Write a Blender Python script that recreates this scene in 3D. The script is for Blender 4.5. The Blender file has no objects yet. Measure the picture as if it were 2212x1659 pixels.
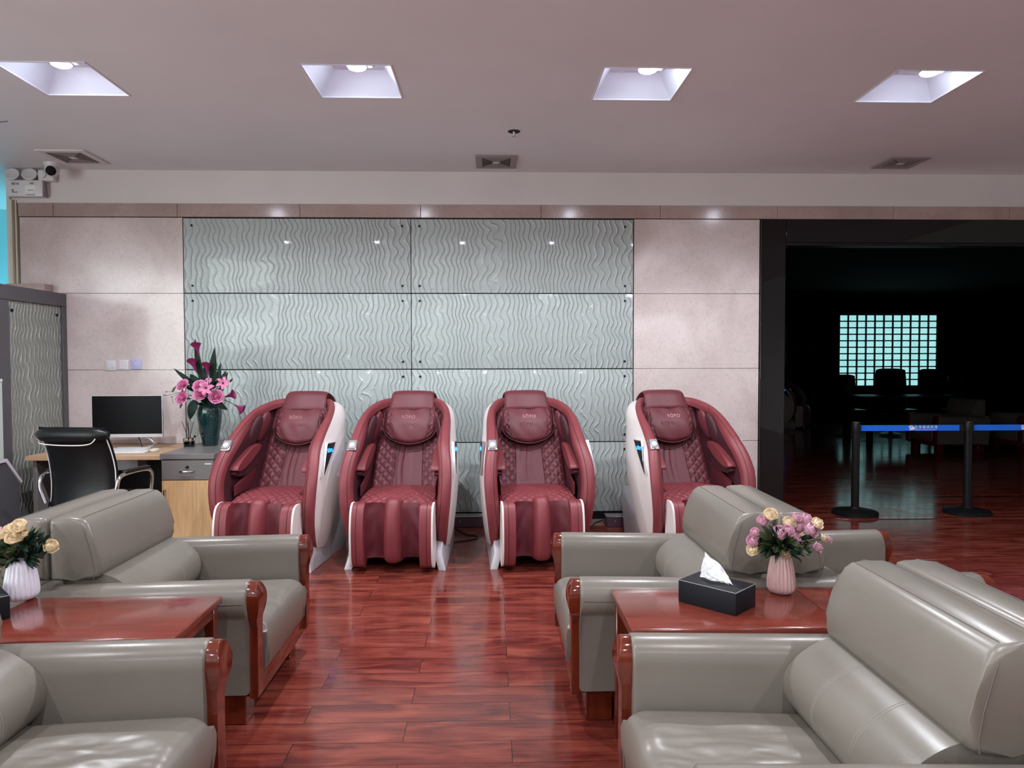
import bpy, bmesh, math, random
from mathutils import Vector, Matrix, Euler, noise
random.seed(7)
C = bpy.context.scene.collection
PI = math.pi
def R(d): return math.radians(d)

# ------------------------------------------------------------------ camera
cam_d = bpy.data.cameras.new('camera'); cam = bpy.data.objects.new('camera', cam_d); C.objects.link(cam)
cam_d.sensor_width = 36; cam_d.lens = 36*1550/2212; cam_d.clip_start = .05; cam_d.clip_end = 100
cam.matrix_world = Matrix.Translation((0, 0, 1.4)) @ Matrix.Rotation(R(-1.65), 4, 'Z') @ Matrix.Rotation(R(90-1.83), 4, 'X') @ Matrix.Rotation(R(-.12), 4, 'Z')
bpy.context.scene.camera = cam
# ------------------------------------------------------------------ world, exposure
w = bpy.data.worlds.new('world'); bpy.context.scene.world = w; w.use_nodes = True
w.node_tree.nodes['Background'].inputs[0].default_value = (.6, .75, .85, 1)
w.node_tree.nodes['Background'].inputs[1].default_value = .02
vs = bpy.context.scene.view_settings
vs.view_transform = 'Standard'; vs.look = 'None'; vs.gamma = 1; vs.use_curve_mapping = False; vs.exposure = 0.22
LAMP_W = 128

# ------------------------------------------------------------------ helpers
def tag(o, label=None, cat=None, group=None, kind=None):
    if label: o['label'] = label
    if cat: o['category'] = cat
    if group: o['group'] = group
    if kind: o['kind'] = kind
    return o
def empty(name, loc=(0, 0, 0), rz=0, label=None, cat=None, group=None, kind=None):
    o = bpy.data.objects.new(name, None); C.objects.link(o); o.location = loc; o.rotation_euler = (0, 0, rz)
    o.empty_display_size = .05
    return tag(o, label, cat, group, kind)
def obj(name, bm, m, parent=None, smooth=True, ang=38, kind=None):
    bmesh.ops.recalc_face_normals(bm, faces=bm.faces)
    if smooth:
        for e in bm.edges:
            if len(e.link_faces) == 2:
                try: a = e.calc_face_angle()
                except Exception: a = 0
                e.smooth = a < R(ang)
        for f in bm.faces: f.smooth = True
    me = bpy.data.meshes.new(name); bm.to_mesh(me); bm.free()
    if m is not None:
        for mm in (m if isinstance(m, (list, tuple)) else [m]): me.materials.append(mm)
    o = bpy.data.objects.new(name, me); C.objects.link(o)
    if parent is not None: o.parent = parent
    if kind: o['kind'] = kind
    return o
def kids(o): return [c for c in bpy.data.objects if c.parent == o]
def dup(o, loc, rz, label=None, group=None, parent=None):
    c = o.copy(); C.objects.link(c); c.parent = parent
    if parent is None: c.location = loc; c.rotation_euler = (0, 0, rz)
    if label: c['label'] = label
    if group: c['group'] = group
    for ch in kids(o): dup(ch, None, None, None, None, c)
    return c
def face(bm, vs_):
    try: return bm.faces.new(vs_)
    except Exception: return None
def rbox(bm, x0, x1, y0, y1, z0, z1, r=0, seg=2, M=None):
    co = [(x0, y0, z0), (x1, y0, z0), (x1, y1, z0), (x0, y1, z0), (x0, y0, z1), (x1, y0, z1), (x1, y1, z1), (x0, y1, z1)]
    v = [bm.verts.new(Vector(c)) for c in co]
    fs = [bm.faces.new([v[i] for i in q]) for q in ((3, 2, 1, 0), (4, 5, 6, 7), (0, 1, 5, 4), (1, 2, 6, 5), (2, 3, 7, 6), (3, 0, 4, 7))]
    vs_ = set(v)
    if r > 0:
        es = list({e for f in fs for e in f.edges})
        res = bmesh.ops.bevel(bm, geom=es, offset=r, segments=seg, profile=.5, affect='EDGES')
        vs_ = {x for x in res['verts'] if x.is_valid} | {x for x in vs_ if x.is_valid}
    if M is not None:
        for x in vs_: x.co = M @ x.co
    return vs_
def box(name, x0, x1, y0, y1, z0, z1, m, parent=None, r=0, seg=2, kind=None, M=None):
    bm = bmesh.new(); rbox(bm, x0, x1, y0, y1, z0, z1, r, seg, M); return obj(name, bm, m, parent, kind=kind)
def ax3(axis, p, c):   # put a 2D profile point into 3D, c along axis
    if axis == 'x': return Vector((c, p[0], p[1]))
    if axis == 'y': return Vector((p[0], c, p[1]))
    return Vector((p[0], p[1], c))
def prism(bm, pts, axis, a, b, r=0, seg=3, M=None):
    lo = [bm.verts.new(ax3(axis, p, a)) for p in pts]; hi = [bm.verts.new(ax3(axis, p, b)) for p in pts]
    n = len(pts); fl = bm.faces.new(lo); fh = bm.faces.new(list(reversed(hi)))
    for i in range(n): bm.faces.new([lo[i], hi[i], hi[(i+1) % n], lo[(i+1) % n]])
    allv = set(lo+hi)
    if r > 0:
        es = list(set(fl.edges) | set(fh.edges))
        res = bmesh.ops.bevel(bm, geom=es, offset=r, segments=seg, profile=.5, affect='EDGES', clamp_overlap=True)
        allv = {x for x in res['verts'] if x.is_valid} | {x for x in allv if x.is_valid}
    if M is not None:
        for x in allv: x.co = M @ x.co
def loft(bm, rings, closed=True, caps=True):
    vr = [[bm.verts.new(p) for p in r] for r in rings]
    n = len(vr[0])
    for i in range(len(vr)-1):
        for j in range(n if closed else n-1):
            face(bm, [vr[i][j], vr[i][(j+1) % n], vr[i+1][(j+1) % n], vr[i+1][j]])
    if caps: face(bm, vr[0]); face(bm, list(reversed(vr[-1])))
    return vr
def lathe(bm, prof, n=24, c=(0, 0, 0), M=None, flute=None, caps=True):
    rings = []
    for k, (r, z) in enumerate(prof):
        ring = []
        for i in range(n):
            a = 2*PI*i/n
            rr = r*(1+(flute(a, k/(len(prof)-1)) if flute else 0))
            p = Vector((rr*math.cos(a), rr*math.sin(a), z))
            if M is not None: p = M @ p
            ring.append(p+Vector(c))
        rings.append(ring)
    loft(bm, rings, True, caps)
def tube(bm, pts, r, n=8, caps=True):
    pts = [Vector(p) for p in pts]; rings = []
    up = None
    for i, p in enumerate(pts):
        t = (pts[min(i+1, len(pts)-1)]-pts[max(i-1, 0)]).normalized()
        if up is None: up = t.orthogonal().normalized()
        up = (up-t*up.dot(t))
        up = up.normalized() if up.length > 1e-6 else t.orthogonal().normalized()
        s = t.cross(up); rr = r[i] if isinstance(r, (list, tuple)) else r
        rings.append([p+(up*math.cos(2*PI*k/n)+s*math.sin(2*PI*k/n))*rr for k in range(n)])
    loft(bm, rings, True, caps)
def cr(pts, n, closed=False):
    pts = [Vector(p) if len(p) == 3 else Vector((p[0], p[1], 0)) for p in pts]; out = []
    m = len(pts); segs = m if closed else m-1
    for i in range(segs):
        if closed: a, b, c, d = pts[(i-1) % m], pts[i], pts[(i+1) % m], pts[(i+2) % m]
        else: a, b, c, d = pts[max(i-1, 0)], pts[i], pts[i+1], pts[min(i+2, m-1)]
        for k in range(n):
            t = k/n
            out.append(.5*((2*b)+(c-a)*t+(2*a-5*b+4*c-d)*t*t+(3*b-a-3*c+d)*t**3))
    if not closed: out.append(pts[-1])
    return out
def cr2(pts, n, closed=False): return [(p.x, p.y) for p in cr(pts, n, closed)]
def lerp(tab, t):  # tab rows, uniform param, catmull
    m = len(tab)-1; f = min(max(t, 0), 1)*m; i = min(int(f), m-1); u = f-i
    a, b, c, d = tab[max(i-1, 0)], tab[i], tab[i+1], tab[min(i+2, m)]
    return [.5*((2*q)+(r-p)*u+(2*p-5*q+4*r-s)*u*u+(3*q-p-3*r+s)*u**3) for p, q, r, s in zip(a, b, c, d)]
def pad(bm, fn, nu, nv, thick, detail=None, edge=.08, edge_r=.012):
    # fn(u,v)->Vector, u,v in [0,1]; soft padded sheet with rounded rim
    F, B = [], []
    for j in range(nv+1):
        fr, br = [], []
        for i in range(nu+1):
            u, v = i/nu, j/nv; e = 1e-3
            p = fn(u, v)
            du = fn(min(u+e, 1), v)-fn(max(u-e, 0), v); dv = fn(u, min(v+e, 1))-fn(u, max(v-e, 0))
            nn = du.cross(dv)
            nn = nn.normalized() if nn.length > 1e-12 else Vector((0, -1, 0))
            d = min(u, 1-u, v, 1-v)
            k = 1-min(d/edge, 1); h = -edge_r*(1-math.sqrt(max(0, 1-k*k)))
            if detail: h += detail(u, v)*min(1, d/edge*1.0)
            fr.append(p+nn*h); br.append(p-nn*thick*(.35+.65*min(d/edge, 1)))
        F.append([bm.verts.new(q) for q in fr]); B.append([bm.verts.new(q) for q in br])
    for j in range(nv):
        for i in range(nu):
            face(bm, [F[j][i], F[j][i+1], F[j+1][i+1], F[j+1][i]]); face(bm, [B[j][i], B[j+1][i], B[j+1][i+1], B[j][i+1]])
    for i in range(nu):
        face(bm, [F[0][i], B[0][i], B[0][i+1], F[0][i+1]]); face(bm, [F[nv][i], F[nv][i+1], B[nv][i+1], B[nv][i]])
    for j in range(nv):
        face(bm, [F[j][0], F[j+1][0], B[j+1][0], B[j][0]]); face(bm, [F[j][nu], B[j][nu], B[j+1][nu], F[j+1][nu]])
def ellipsoid(bm, c, s, M=None, nu=16, nv=10, e=1.0):
    def sp(x): return math.copysign(abs(x)**e, x)
    rings = []
    for j in range(nv+1):
        ph = -PI/2+PI*j/nv
        ring = []
        for i in range(nu):
            th = 2*PI*i/nu; k = max(abs(math.cos(ph)), 1e-3)**e
            p = Vector((s[0]*k*sp(math.cos(th)), s[1]*k*sp(math.sin(th)), s[2]*sp(math.sin(ph))))
            if M is not None: p = M @ p
            ring.append(p+Vector(c))
        rings.append(ring)
    loft(bm, rings)
def text_mesh(name, s, size, m, parent, M, depth=.001, space=1.0, kind=None):
    cu = bpy.data.curves.new(name, 'FONT'); cu.body = s; cu.size = size; cu.extrude = depth; cu.align_x = 'CENTER'; cu.align_y = 'CENTER'; cu.space_character = space
    t = bpy.data.objects.new(name, cu); C.objects.link(t)
    dg = bpy.context.evaluated_depsgraph_get(); dg.update()
    me = bpy.data.meshes.new_from_object(t.evaluated_get(dg)); bpy.data.objects.remove(t); bpy.data.curves.remove(cu)
    me.materials.clear(); me.materials.append(m)
    me.transform(M); me.name = name
    o = bpy.data.objects.new(name, me); C.objects.link(o)
    if parent is not None: o.parent = parent
    return o

# ------------------------------------------------------------------ materials
def mat(name, col, rough=.5, metal=0, coat=0, spec=.5, var=0, vscale=8, bump=0, bscale=60, sheen=0, trans=0, rvar=0, emit=None, estr=0, stretch=None):
    m = bpy.data.materials.new(name); m.use_nodes = True; nt = m.node_tree; N = nt.nodes; L = nt.links
    b = N['Principled BSDF']
    b.inputs['Base Color'].default_value = (*col, 1); b.inputs['Roughness'].default_value = rough; b.inputs['Metallic'].default_value = metal
    b.inputs['Coat Weight'].default_value = coat; b.inputs['Coat Roughness'].default_value = .08; b.inputs['Specular IOR Level'].default_value = spec
    b.inputs['Sheen Weight'].default_value = sheen; b.inputs['Transmission Weight'].default_value = trans
    tc = N.new('ShaderNodeTexCoord'); mp = N.new('ShaderNodeMapping'); L.new(tc.outputs['Object'], mp.inputs[0])
    if stretch: mp.inputs['Scale'].default_value = stretch
    n = N.new('ShaderNodeTexNoise'); n.inputs['Scale'].default_value = vscale; n.inputs['Detail'].default_value = 5; L.new(mp.outputs[0], n.inputs['Vector'])
    v = max(var, .02)
    mx = N.new('ShaderNodeMix'); mx.data_type = 'RGBA'
    mx.inputs[6].default_value = (*[c*(1-v) for c in col], 1); mx.inputs[7].default_value = (*[min(1, c*(1+v)) for c in col], 1)
    rmp = N.new('ShaderNodeMapRange'); rmp.inputs[1].default_value = .3; rmp.inputs[2].default_value = .7; L.new(n.outputs[0], rmp.inputs[0])
    L.new(rmp.outputs[0], mx.inputs[0]); L.new(mx.outputs[2], b.inputs['Base Color'])
    if rvar:
        r2 = N.new('ShaderNodeMapRange'); r2.inputs[1].default_value = .3; r2.inputs[2].default_value = .7
        r2.inputs[3].default_value = max(0, rough-rvar); r2.inputs[4].default_value = rough+rvar; L.new(n.outputs[0], r2.inputs[0]); L.new(r2.outputs[0], b.inputs['Roughness'])
    if bump:
        n2 = N.new('ShaderNodeTexNoise'); n2.inputs['Scale'].default_value = bscale; n2.inputs['Detail'].default_value = 4; L.new(mp.outputs[0], n2.inputs['Vector'])
        bp = N.new('ShaderNodeBump'); bp.inputs['Strength'].default_value = bump; bp.inputs['Distance'].default_value = .003
        L.new(n2.outputs[0], bp.inputs['Height']); L.new(bp.outputs[0], b.inputs['Normal'])
    if emit: b.inputs['Emission Color'].default_value = (*emit, 1); b.inputs['Emission Strength'].default_value = estr
    return m
def nd(nt, t, **kw):
    n = nt.nodes.new(t)
    for k, v in kw.items(): setattr(n, k, v)
    return n
def mth(nt, op, a, b=None, c=None):
    n = nd(nt, 'ShaderNodeMath', operation=op)
    for i, q in enumerate((a, b, c)):
        if q is None: continue
        if isinstance(q, (int, float)): n.inputs[i].default_value = q
        else: nt.links.new(q, n.inputs[i])
    return n.outputs[0]

M = {}
M['ceiling'] = mat('ceiling_paint', (.79, .79, .82), .75, var=.03, vscale=1.5, bump=.05, bscale=30)
M['plaster'] = mat('white_plaster', (.72, .69, .68), .7, var=.03, vscale=2, bump=.08, bscale=25)
M['leather'] = mat('grey_leather', (.180, .158, .134), .31, var=.05, vscale=5, bump=.06, bscale=120, rvar=.04)
M['leather_dark'] = mat('seam_thread', (.13, .12, .11), .7)
M['stitch'] = mat('stitch_thread', (.27, .245, .215), .6)
M['wood_red'] = mat('red_lacquered_wood', (.125, .018, .007), .13, coat=.6, var=.3, vscale=5, stretch=(8, 8, 1))
M['table'] = mat('red_table_wood', (.165, .029, .018), .18, coat=.4, var=.22, vscale=4, stretch=(1.2, 7, 7))
M['black'] = mat('black_plastic', (.008, .008, .009), .42, spec=.25)
M['blackgloss'] = mat('black_mirror_glass', (.003, .003, .004), .03, spec=.5)
M['under'] = mat('dark_underside', (.015, .012, .012), .9)
M['under2'] = mat('unlit_ceiling_tone', (.0025, .0025, .0025), .95, spec=.1)  # darkness of the unlit room put into its ceiling colour
M['red'] = mat('wine_upholstery', (.215, .038, .046), .48, var=.06, vscale=12, bump=.12, bscale=300)
M['red2'] = mat('dark_wine_fabric', (.135, .022, .032), .5, var=.08, vscale=14, bump=.12, bscale=250)
M['reddark'] = mat('wine_fabric_and_shade', (.06, .011, .018), .6, var=.08)  # dark pads; on the hood lining it carries painted shade
M['piping'] = mat('wine_piping', (.07, .008, .014), .5)
M['shell'] = mat('pearl_shell', (.78, .70, .68), .3, var=.02)
M['base'] = mat('silver_plastic', (.55, .52, .55), .32, metal=.15)
M['chrome'] = mat('chrome', (.72, .72, .75), .12, metal=1)
M['steel'] = mat('brushed_steel', (.5, .5, .52), .35, metal=1)
M['lcd'] = mat('blue_letters', (.0, .05, .4), .4, emit=(.02, .18, 1.0), estr=5)
M['ledblue'] = mat('blue_glow', (.1, .1, .6), .4, emit=(.12, .12, 1.0), estr=2.5)
M['emboss'] = mat('pale_red_letters', (.34, .09, .09), .35)
M['white'] = mat('white_plastic', (.72, .72, .74), .35)
M['lav'] = mat('lavender_plastic', (.50, .50, .78), .35)
M['cream'] = mat('cream_paint', (.62, .58, .46), .5)
M['greyp'] = mat('grey_frame_paint', (.095, .09, .10), .5, var=.04)
M['laminate'] = mat('grey_laminate', (.17, .155, .15), .38, var=.05)
M['oak'] = mat('oak_laminate', (.60, .37, .18), .4, var=.16, vscale=5, stretch=(14, 14, 1))
M['oakh'] = mat('oak_desk_laminate', (.58, .36, .22), .4, var=.14, vscale=5, stretch=(1, 14, 14))
M['screen'] = mat('black_screen', (.003, .003, .004), .3, spec=.15)
M['blackleather'] = mat('black_leather', (.007, .008, .009), .36, spec=.32, bump=.1, bscale=200)
M['tissue'] = mat('white_tissue', (.86, .86, .88), .9, bump=.1, bscale=90)
M['boxblk'] = mat('black_leatherette', (.007, .0075, .011), .55, spec=.22, bump=.15, bscale=250)
M['edge'] = mat('worn_edge', (.28, .28, .28), .5)
M['pinkv'] = mat('pink_ceramic', (.50, .31, .30), .42, var=.06)
M['whitev'] = mat('white_ceramic', (.68, .64, .72), .4)
M['teal'] = mat('teal_ceramic', (.006, .030, .030), .16, coat=.6, var=.5, vscale=60)
M['rose'] = mat('pink_rose_petal', (.76, .27, .48), .6, var=.2, vscale=30)
M['rosec'] = mat('deep_pink_petal', (.42, .05, .20), .6)
M['calla'] = mat('magenta_petal', (.22, .012, .085), .5, var=.2, vscale=30)
M['lily'] = mat('pink_lily_petal', (.74, .22, .40), .55, var=.35, vscale=40)
M['rpink'] = mat('pale_pink_petal', (.72, .43, .53), .6, var=.18, vscale=60)
M['rcream'] = mat('cream_petal', (.84, .70, .50), .6, var=.15, vscale=60)
M['leaf'] = mat('dark_green_leaf', (.008, .022, .015), .5, spec=.2, var=.4, vscale=20)
M['leaf2'] = mat('olive_leaf', (.045, .065, .022), .5, var=.4, vscale=30)
M['stem'] = mat('green_stem', (.05, .075, .03), .6)
M['blue'] = mat('blue_belt', (.006, .17, .88), .6, var=.02)
M['whiteprint'] = mat('white_print', (.85, .85, .85), .6)
M['vent'] = mat('vent_paint', (.30, .26, .27), .5)
M['ventd'] = mat('vent_shadow_gap', (.02, .015, .016), .8)
M['lens'] = mat('lamp_lens', (1, 1, 1), .4, emit=(.80, .86, 1.0), estr=110)
M['palegreen'] = mat('pale_green_panel', (.58, .66, .62), .5)
M['recess'] = mat('recess_paint', (.76, .78, .88), .6)
M['darkwall'] = mat('unlit_wall_tone', (.006, .006, .007), .85)  # near-black walls: the room's lack of light is painted in
M['bluewall'] = mat('window_light_blue', (.40, .76, .82), .7)  # cyan of the window light put into the wall colour
M['smoked'] = mat('smoked_liquid', (.008, .008, .008), .08)
M['glass'] = mat('clear_glass', (1, 1, 1), .03, trans=1)
M['parquet_metal'] = mat('metal_strip', (.45, .43, .44), .4, metal=.8)
M['boxbrown'] = mat('mauve_floor_box', (.10, .06, .08), .4)

def stone_mat(name, c1, c2):
    m = bpy.data.materials.new(name); m.use_nodes = True; nt = m.node_tree; L = nt.links; b = nt.nodes['Principled BSDF']
    tc = nd(nt, 'ShaderNodeTexCoord')
    n1 = nd(nt, 'ShaderNodeTexNoise'); n1.inputs['Scale'].default_value = 1.6; n1.inputs['Detail'].default_value = 8; n1.inputs['Distortion'].default_value = .6; L.new(tc.outputs['Object'], n1.inputs[0])
    cr_ = nd(nt, 'ShaderNodeValToRGB'); e = cr_.color_ramp.elements
    e[0].position = .33; e[0].color = (*c1, 1); e[1].position = .68; e[1].color = (*c2, 1); L.new(n1.outputs[0], cr_.inputs[0])
    # fine speckled fossil flecks
    n2 = nd(nt, 'ShaderNodeTexNoise'); n2.inputs['Scale'].default_value = 14; n2.inputs['Detail'].default_value = 6; n2.inputs['Distortion'].default_value = 1.5; L.new(tc.outputs['Object'], n2.inputs[0])
    d = mth(nt, 'ABSOLUTE', mth(nt, 'SUBTRACT', n2.outputs[0], .5)); k = nd(nt, 'ShaderNodeMapRange'); L.new(d, k.inputs[0]); k.inputs[1].default_value = 0; k.inputs[2].default_value = .03; k.inputs[3].default_value = .86; k.inputs[4].default_value = 1
    mx = nd(nt, 'ShaderNodeMix', data_type='RGBA', blend_type='MULTIPLY'); mx.inputs[0].default_value = 1; L.new(cr_.outputs[0], mx.inputs[6])
    cb = nd(nt, 'ShaderNodeCombineColor'); [L.new(k.outputs[0], cb.inputs[i]) for i in range(3)]; L.new(cb.outputs[0], mx.inputs[7])
    L.new(mx.outputs[2], b.inputs['Base Color']); b.inputs['Roughness'].default_value = .14; b.inputs['Specular IOR Level'].default_value = .5
    return m
M['stone'] = stone_mat('beige_stone', (.57, .475, .45), (.79, .69, .68))
M['stone_trim'] = stone_mat('brown_stone_trim', (.36, .26, .235), (.50, .38, .35))

def floor_mat():
    m = bpy.data.materials.new('red_plank_floor'); m.use_nodes = True; nt = m.node_tree; L = nt.links; b = nt.nodes['Principled BSDF']
    tc = nd(nt, 'ShaderNodeTexCoord'); mp = nd(nt, 'ShaderNodeMapping'); mp.inputs['Location'].default_value = (-.07, .04, 0); L.new(tc.outputs['Object'], mp.inputs[0])
    br = nd(nt, 'ShaderNodeTexBrick'); br.offset = .5; br.inputs['Scale'].default_value = 1; br.inputs['Brick Width'].default_value = .8; br.inputs['Row Height'].default_value = .147
    br.inputs['Mortar Size'].default_value = .0016; br.inputs['Mortar Smooth'].default_value = .3; br.inputs['Bias'].default_value = 0
    br.inputs['Color1'].default_value = (0, 0, 0, 1); br.inputs['Color2'].default_value = (1, 1, 1, 1); br.inputs['Mortar'].default_value = (.5, .5, .5, 1)
    L.new(mp.outputs[0], br.inputs['Vector'])
    sx = nd(nt, 'ShaderNodeSeparateXYZ'); L.new(mp.outputs[0], sx.inputs[0])
    # per-plank shift of the grain
    sep = nd(nt, 'ShaderNodeSeparateColor'); L.new(br.outputs['Color'], sep.inputs[0])
    cx = nd(nt, 'ShaderNodeCombineXYZ'); L.new(mth(nt, 'MULTIPLY', sx.outputs[0], 1.0), cx.inputs[0]); L.new(mth(nt, 'MULTIPLY', sx.outputs[1], 4.5), cx.inputs[1]); L.new(mth(nt, 'MULTIPLY', sep.outputs[0], 30), cx.inputs[2])
    n1 = nd(nt, 'ShaderNodeTexNoise'); n1.inputs['Scale'].default_value = 2.6; n1.inputs['Detail'].default_value = 7; n1.inputs['Distortion'].default_value = 1.1; L.new(cx.outputs[0], n1.inputs[0])
    cx2 = nd(nt, 'ShaderNodeCombineXYZ'); L.new(mth(nt, 'MULTIPLY', sx.outputs[0], 3.0), cx2.inputs[0]); L.new(mth(nt, 'MULTIPLY', sx.outputs[1], 60.0), cx2.inputs[1]); L.new(mth(nt, 'MULTIPLY', sep.outputs[0], 30), cx2.inputs[2])
    n2 = nd(nt, 'ShaderNodeTexNoise'); n2.inputs['Scale'].default_value = 1.5; n2.inputs['Detail'].default_value = 4; L.new(cx2.outputs[0], n2.inputs[0])
    f = mth(nt, 'ADD', mth(nt, 'MULTIPLY', n1.outputs[0], .75), mth(nt, 'MULTIPLY', n2.outputs[0], .25))
    f = mth(nt, 'ADD', f, mth(nt, 'MULTIPLY', mth(nt, 'SUBTRACT', sep.outputs[0], .5), .07))
    rp = nd(nt, 'ShaderNodeValToRGB'); e = rp.color_ramp.elements
    e[0].position = .33; e[0].color = (.070, .011, .011, 1); e[1].position = .68; e[1].color = (.29, .070, .046, 1)
    q = rp.color_ramp.elements.new(.47); q.color = (.165, .029, .020, 1)
    L.new(f, rp.inputs[0])
    mx = nd(nt, 'ShaderNodeMix', data_type='RGBA'); L.new(br.outputs['Fac'], mx.inputs[0]); L.new(rp.outputs[0], mx.inputs[6]); mx.inputs[7].default_value = (.012, .002, .002, 1)
    L.new(mx.outputs[2], b.inputs['Base Color'])
    r = nd(nt, 'ShaderNodeMapRange'); L.new(n1.outputs[0], r.inputs[0]); r.inputs[1].default_value = .3; r.inputs[2].default_value = .7; r.inputs[3].default_value = .10; r.inputs[4].default_value = .19
    L.new(r.outputs[0], b.inputs['Roughness'])
    bp = nd(nt, 'ShaderNodeBump'); bp.inputs['Strength'].default_value = .16; bp.inputs['Distance'].default_value = .002
    h = mth(nt, 'SUBTRACT', mth(nt, 'MULTIPLY', n1.outputs[0], .3), br.outputs['Fac']); L.new(h, bp.inputs['Height']); L.new(bp.outputs[0], b.inputs['Normal'])
    b.inputs['Specular IOR Level'].default_value = .6
    return m
M['floor'] = floor_mat()

def wave_glass(name, c1, c2, pitch, amp, period, strength, rough=.16, horiz='x'):
    # cast-glass ripples: near-vertical wavy ridges with a sharp crest
    m = bpy.data.materials.new(name); m.use_nodes = True; nt = m.node_tree; L = nt.links; b = nt.nodes['Principled BSDF']
    tc = nd(nt, 'ShaderNodeTexCoord'); s = nd(nt, 'ShaderNodeSeparateXYZ'); L.new(tc.outputs['Object'], s.inputs[0])
    H = s.outputs[0] if horiz == 'x' else s.outputs[1]; Z = s.outputs[2]
    oi = nd(nt, 'ShaderNodeObjectInfo')
    cv = nd(nt, 'ShaderNodeCombineXYZ'); L.new(mth(nt, 'MULTIPLY', H, 2.2), cv.inputs[0]); L.new(mth(nt, 'MULTIPLY', Z, .9), cv.inputs[1]); L.new(mth(nt, 'MULTIPLY', oi.outputs['Random'], 50), cv.inputs[2])
    n1 = nd(nt, 'ShaderNodeTexNoise'); n1.inputs['Scale'].default_value = 1.0; n1.inputs['Detail'].default_value = 1; L.new(cv.outputs[0], n1.inputs[0])
    cv2 = nd(nt, 'ShaderNodeCombineXYZ'); L.new(mth(nt, 'MULTIPLY', H, 9), cv2.inputs[0]); L.new(mth(nt, 'MULTIPLY', Z, 5), cv2.inputs[1]); L.new(mth(nt, 'MULTIPLY', oi.outputs['Random'], 90), cv2.inputs[2])
    n3 = nd(nt, 'ShaderNodeTexNoise'); n3.inputs['Scale'].default_value = 1.0; n3.inputs['Detail'].default_value = 2; L.new(cv2.outputs[0], n3.inputs[0])
    ph = mth(nt, 'ADD', mth(nt, 'MULTIPLY', Z, 2*PI/period), mth(nt, 'MULTIPLY', n1.outputs[0], 8))
    am = mth(nt, 'MULTIPLY', mth(nt, 'MAXIMUM', mth(nt, 'MULTIPLY', mth(nt, 'SUBTRACT', n3.outputs[0], .25), 2.4), .1), amp*1.6)
    x = mth(nt, 'ADD', H, mth(nt, 'MULTIPLY', mth(nt, 'SINE', ph), am))
    x = mth(nt, 'ADD', x, mth(nt, 'MULTIPLY', n3.outputs[0], pitch*.8))
    x = mth(nt, 'ADD', x, mth(nt, 'MULTIPLY', n1.outputs[0], pitch*6))
    fr = mth(nt, 'FRACT', mth(nt, 'DIVIDE', x, pitch))
    tri = mth(nt, 'ABSOLUTE', mth(nt, 'SUBTRACT', fr, .5))           # 0 at crest, .5 between
    crest = mth(nt, 'POWER', mth(nt, 'SUBTRACT', 1, mth(nt, 'MULTIPLY', tri, 2)), 4.5)
    n2 = nd(nt, 'ShaderNodeTexNoise'); n2.inputs['Scale'].default_value = 75; n2.inputs['Detail'].default_value = 2; L.new(tc.outputs['Object'], n2.inputs[0])
    h = mth(nt, 'ADD', crest, mth(nt, 'MULTIPLY', n2.outputs[0], .42))
    bp = nd(nt, 'ShaderNodeBump'); bp.inputs['Strength'].default_value = strength; bp.inputs['Distance'].default_value = .012; L.new(h, bp.inputs['Height']); L.new(bp.outputs[0], b.inputs['Normal'])
    mx = nd(nt, 'ShaderNodeMix', data_type='RGBA'); mx.inputs[6].default_value = (*c1, 1); mx.inputs[7].default_value = (*c2, 1); L.new(crest, mx.inputs[0])
    L.new(mx.outputs[2], b.inputs['Base Color']); b.inputs['Roughness'].default_value = rough; b.inputs['IOR'].default_value = 1.5
    b.inputs['Coat Weight'].default_value = .3; b.inputs['Coat Roughness'].default_value = .05
    return m
M['wglass'] = wave_glass('wavy_cast_glass', (.44, .495, .485), (.62, .68, .67), .044, .012, .175, .85, .15)
M['pglass'] = wave_glass('wavy_partition_glass', (.26, .28, .25), (.78, .80, .74), .042, .011, .17, 1.0, .14, 'y')  # passage light on the ridges is put into the pale crest colour
def block_mat():
    m = bpy.data.materials.new('lit_glass_block'); m.use_nodes = True; nt = m.node_tree; L = nt.links; b = nt.nodes['Principled BSDF']
    tc = nd(nt, 'ShaderNodeTexCoord'); n = nd(nt, 'ShaderNodeTexNoise'); n.inputs['Scale'].default_value = 3; L.new(tc.outputs['Object'], n.inputs[0])
    mx = nd(nt, 'ShaderNodeMix', data_type='RGBA'); mx.inputs[6].default_value = (.22, .56, .60, 1); mx.inputs[7].default_value = (.42, .78, .76, 1); L.new(n.outputs[0], mx.inputs[0])
    b.inputs['Base Color'].default_value = (.3, .5, .5, 1); b.inputs['Roughness'].default_value = .15
    L.new(mx.outputs[2], b.inputs['Emission Color']); b.inputs['Emission Strength'].default_value = 1.0
    return m
M['block'] = block_mat()

# ------------------------------------------------------------------ room shell
D = 6.2; HC = 3.018
XL, XR = -5.6, 5.6
def struct(name, bm, m): return obj(name, bm, m, None, kind='structure')
bm = bmesh.new(); rbox(bm, -8, 14, -4, 18, -.1, 0); struct('floor', bm, M['floor'])
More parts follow.
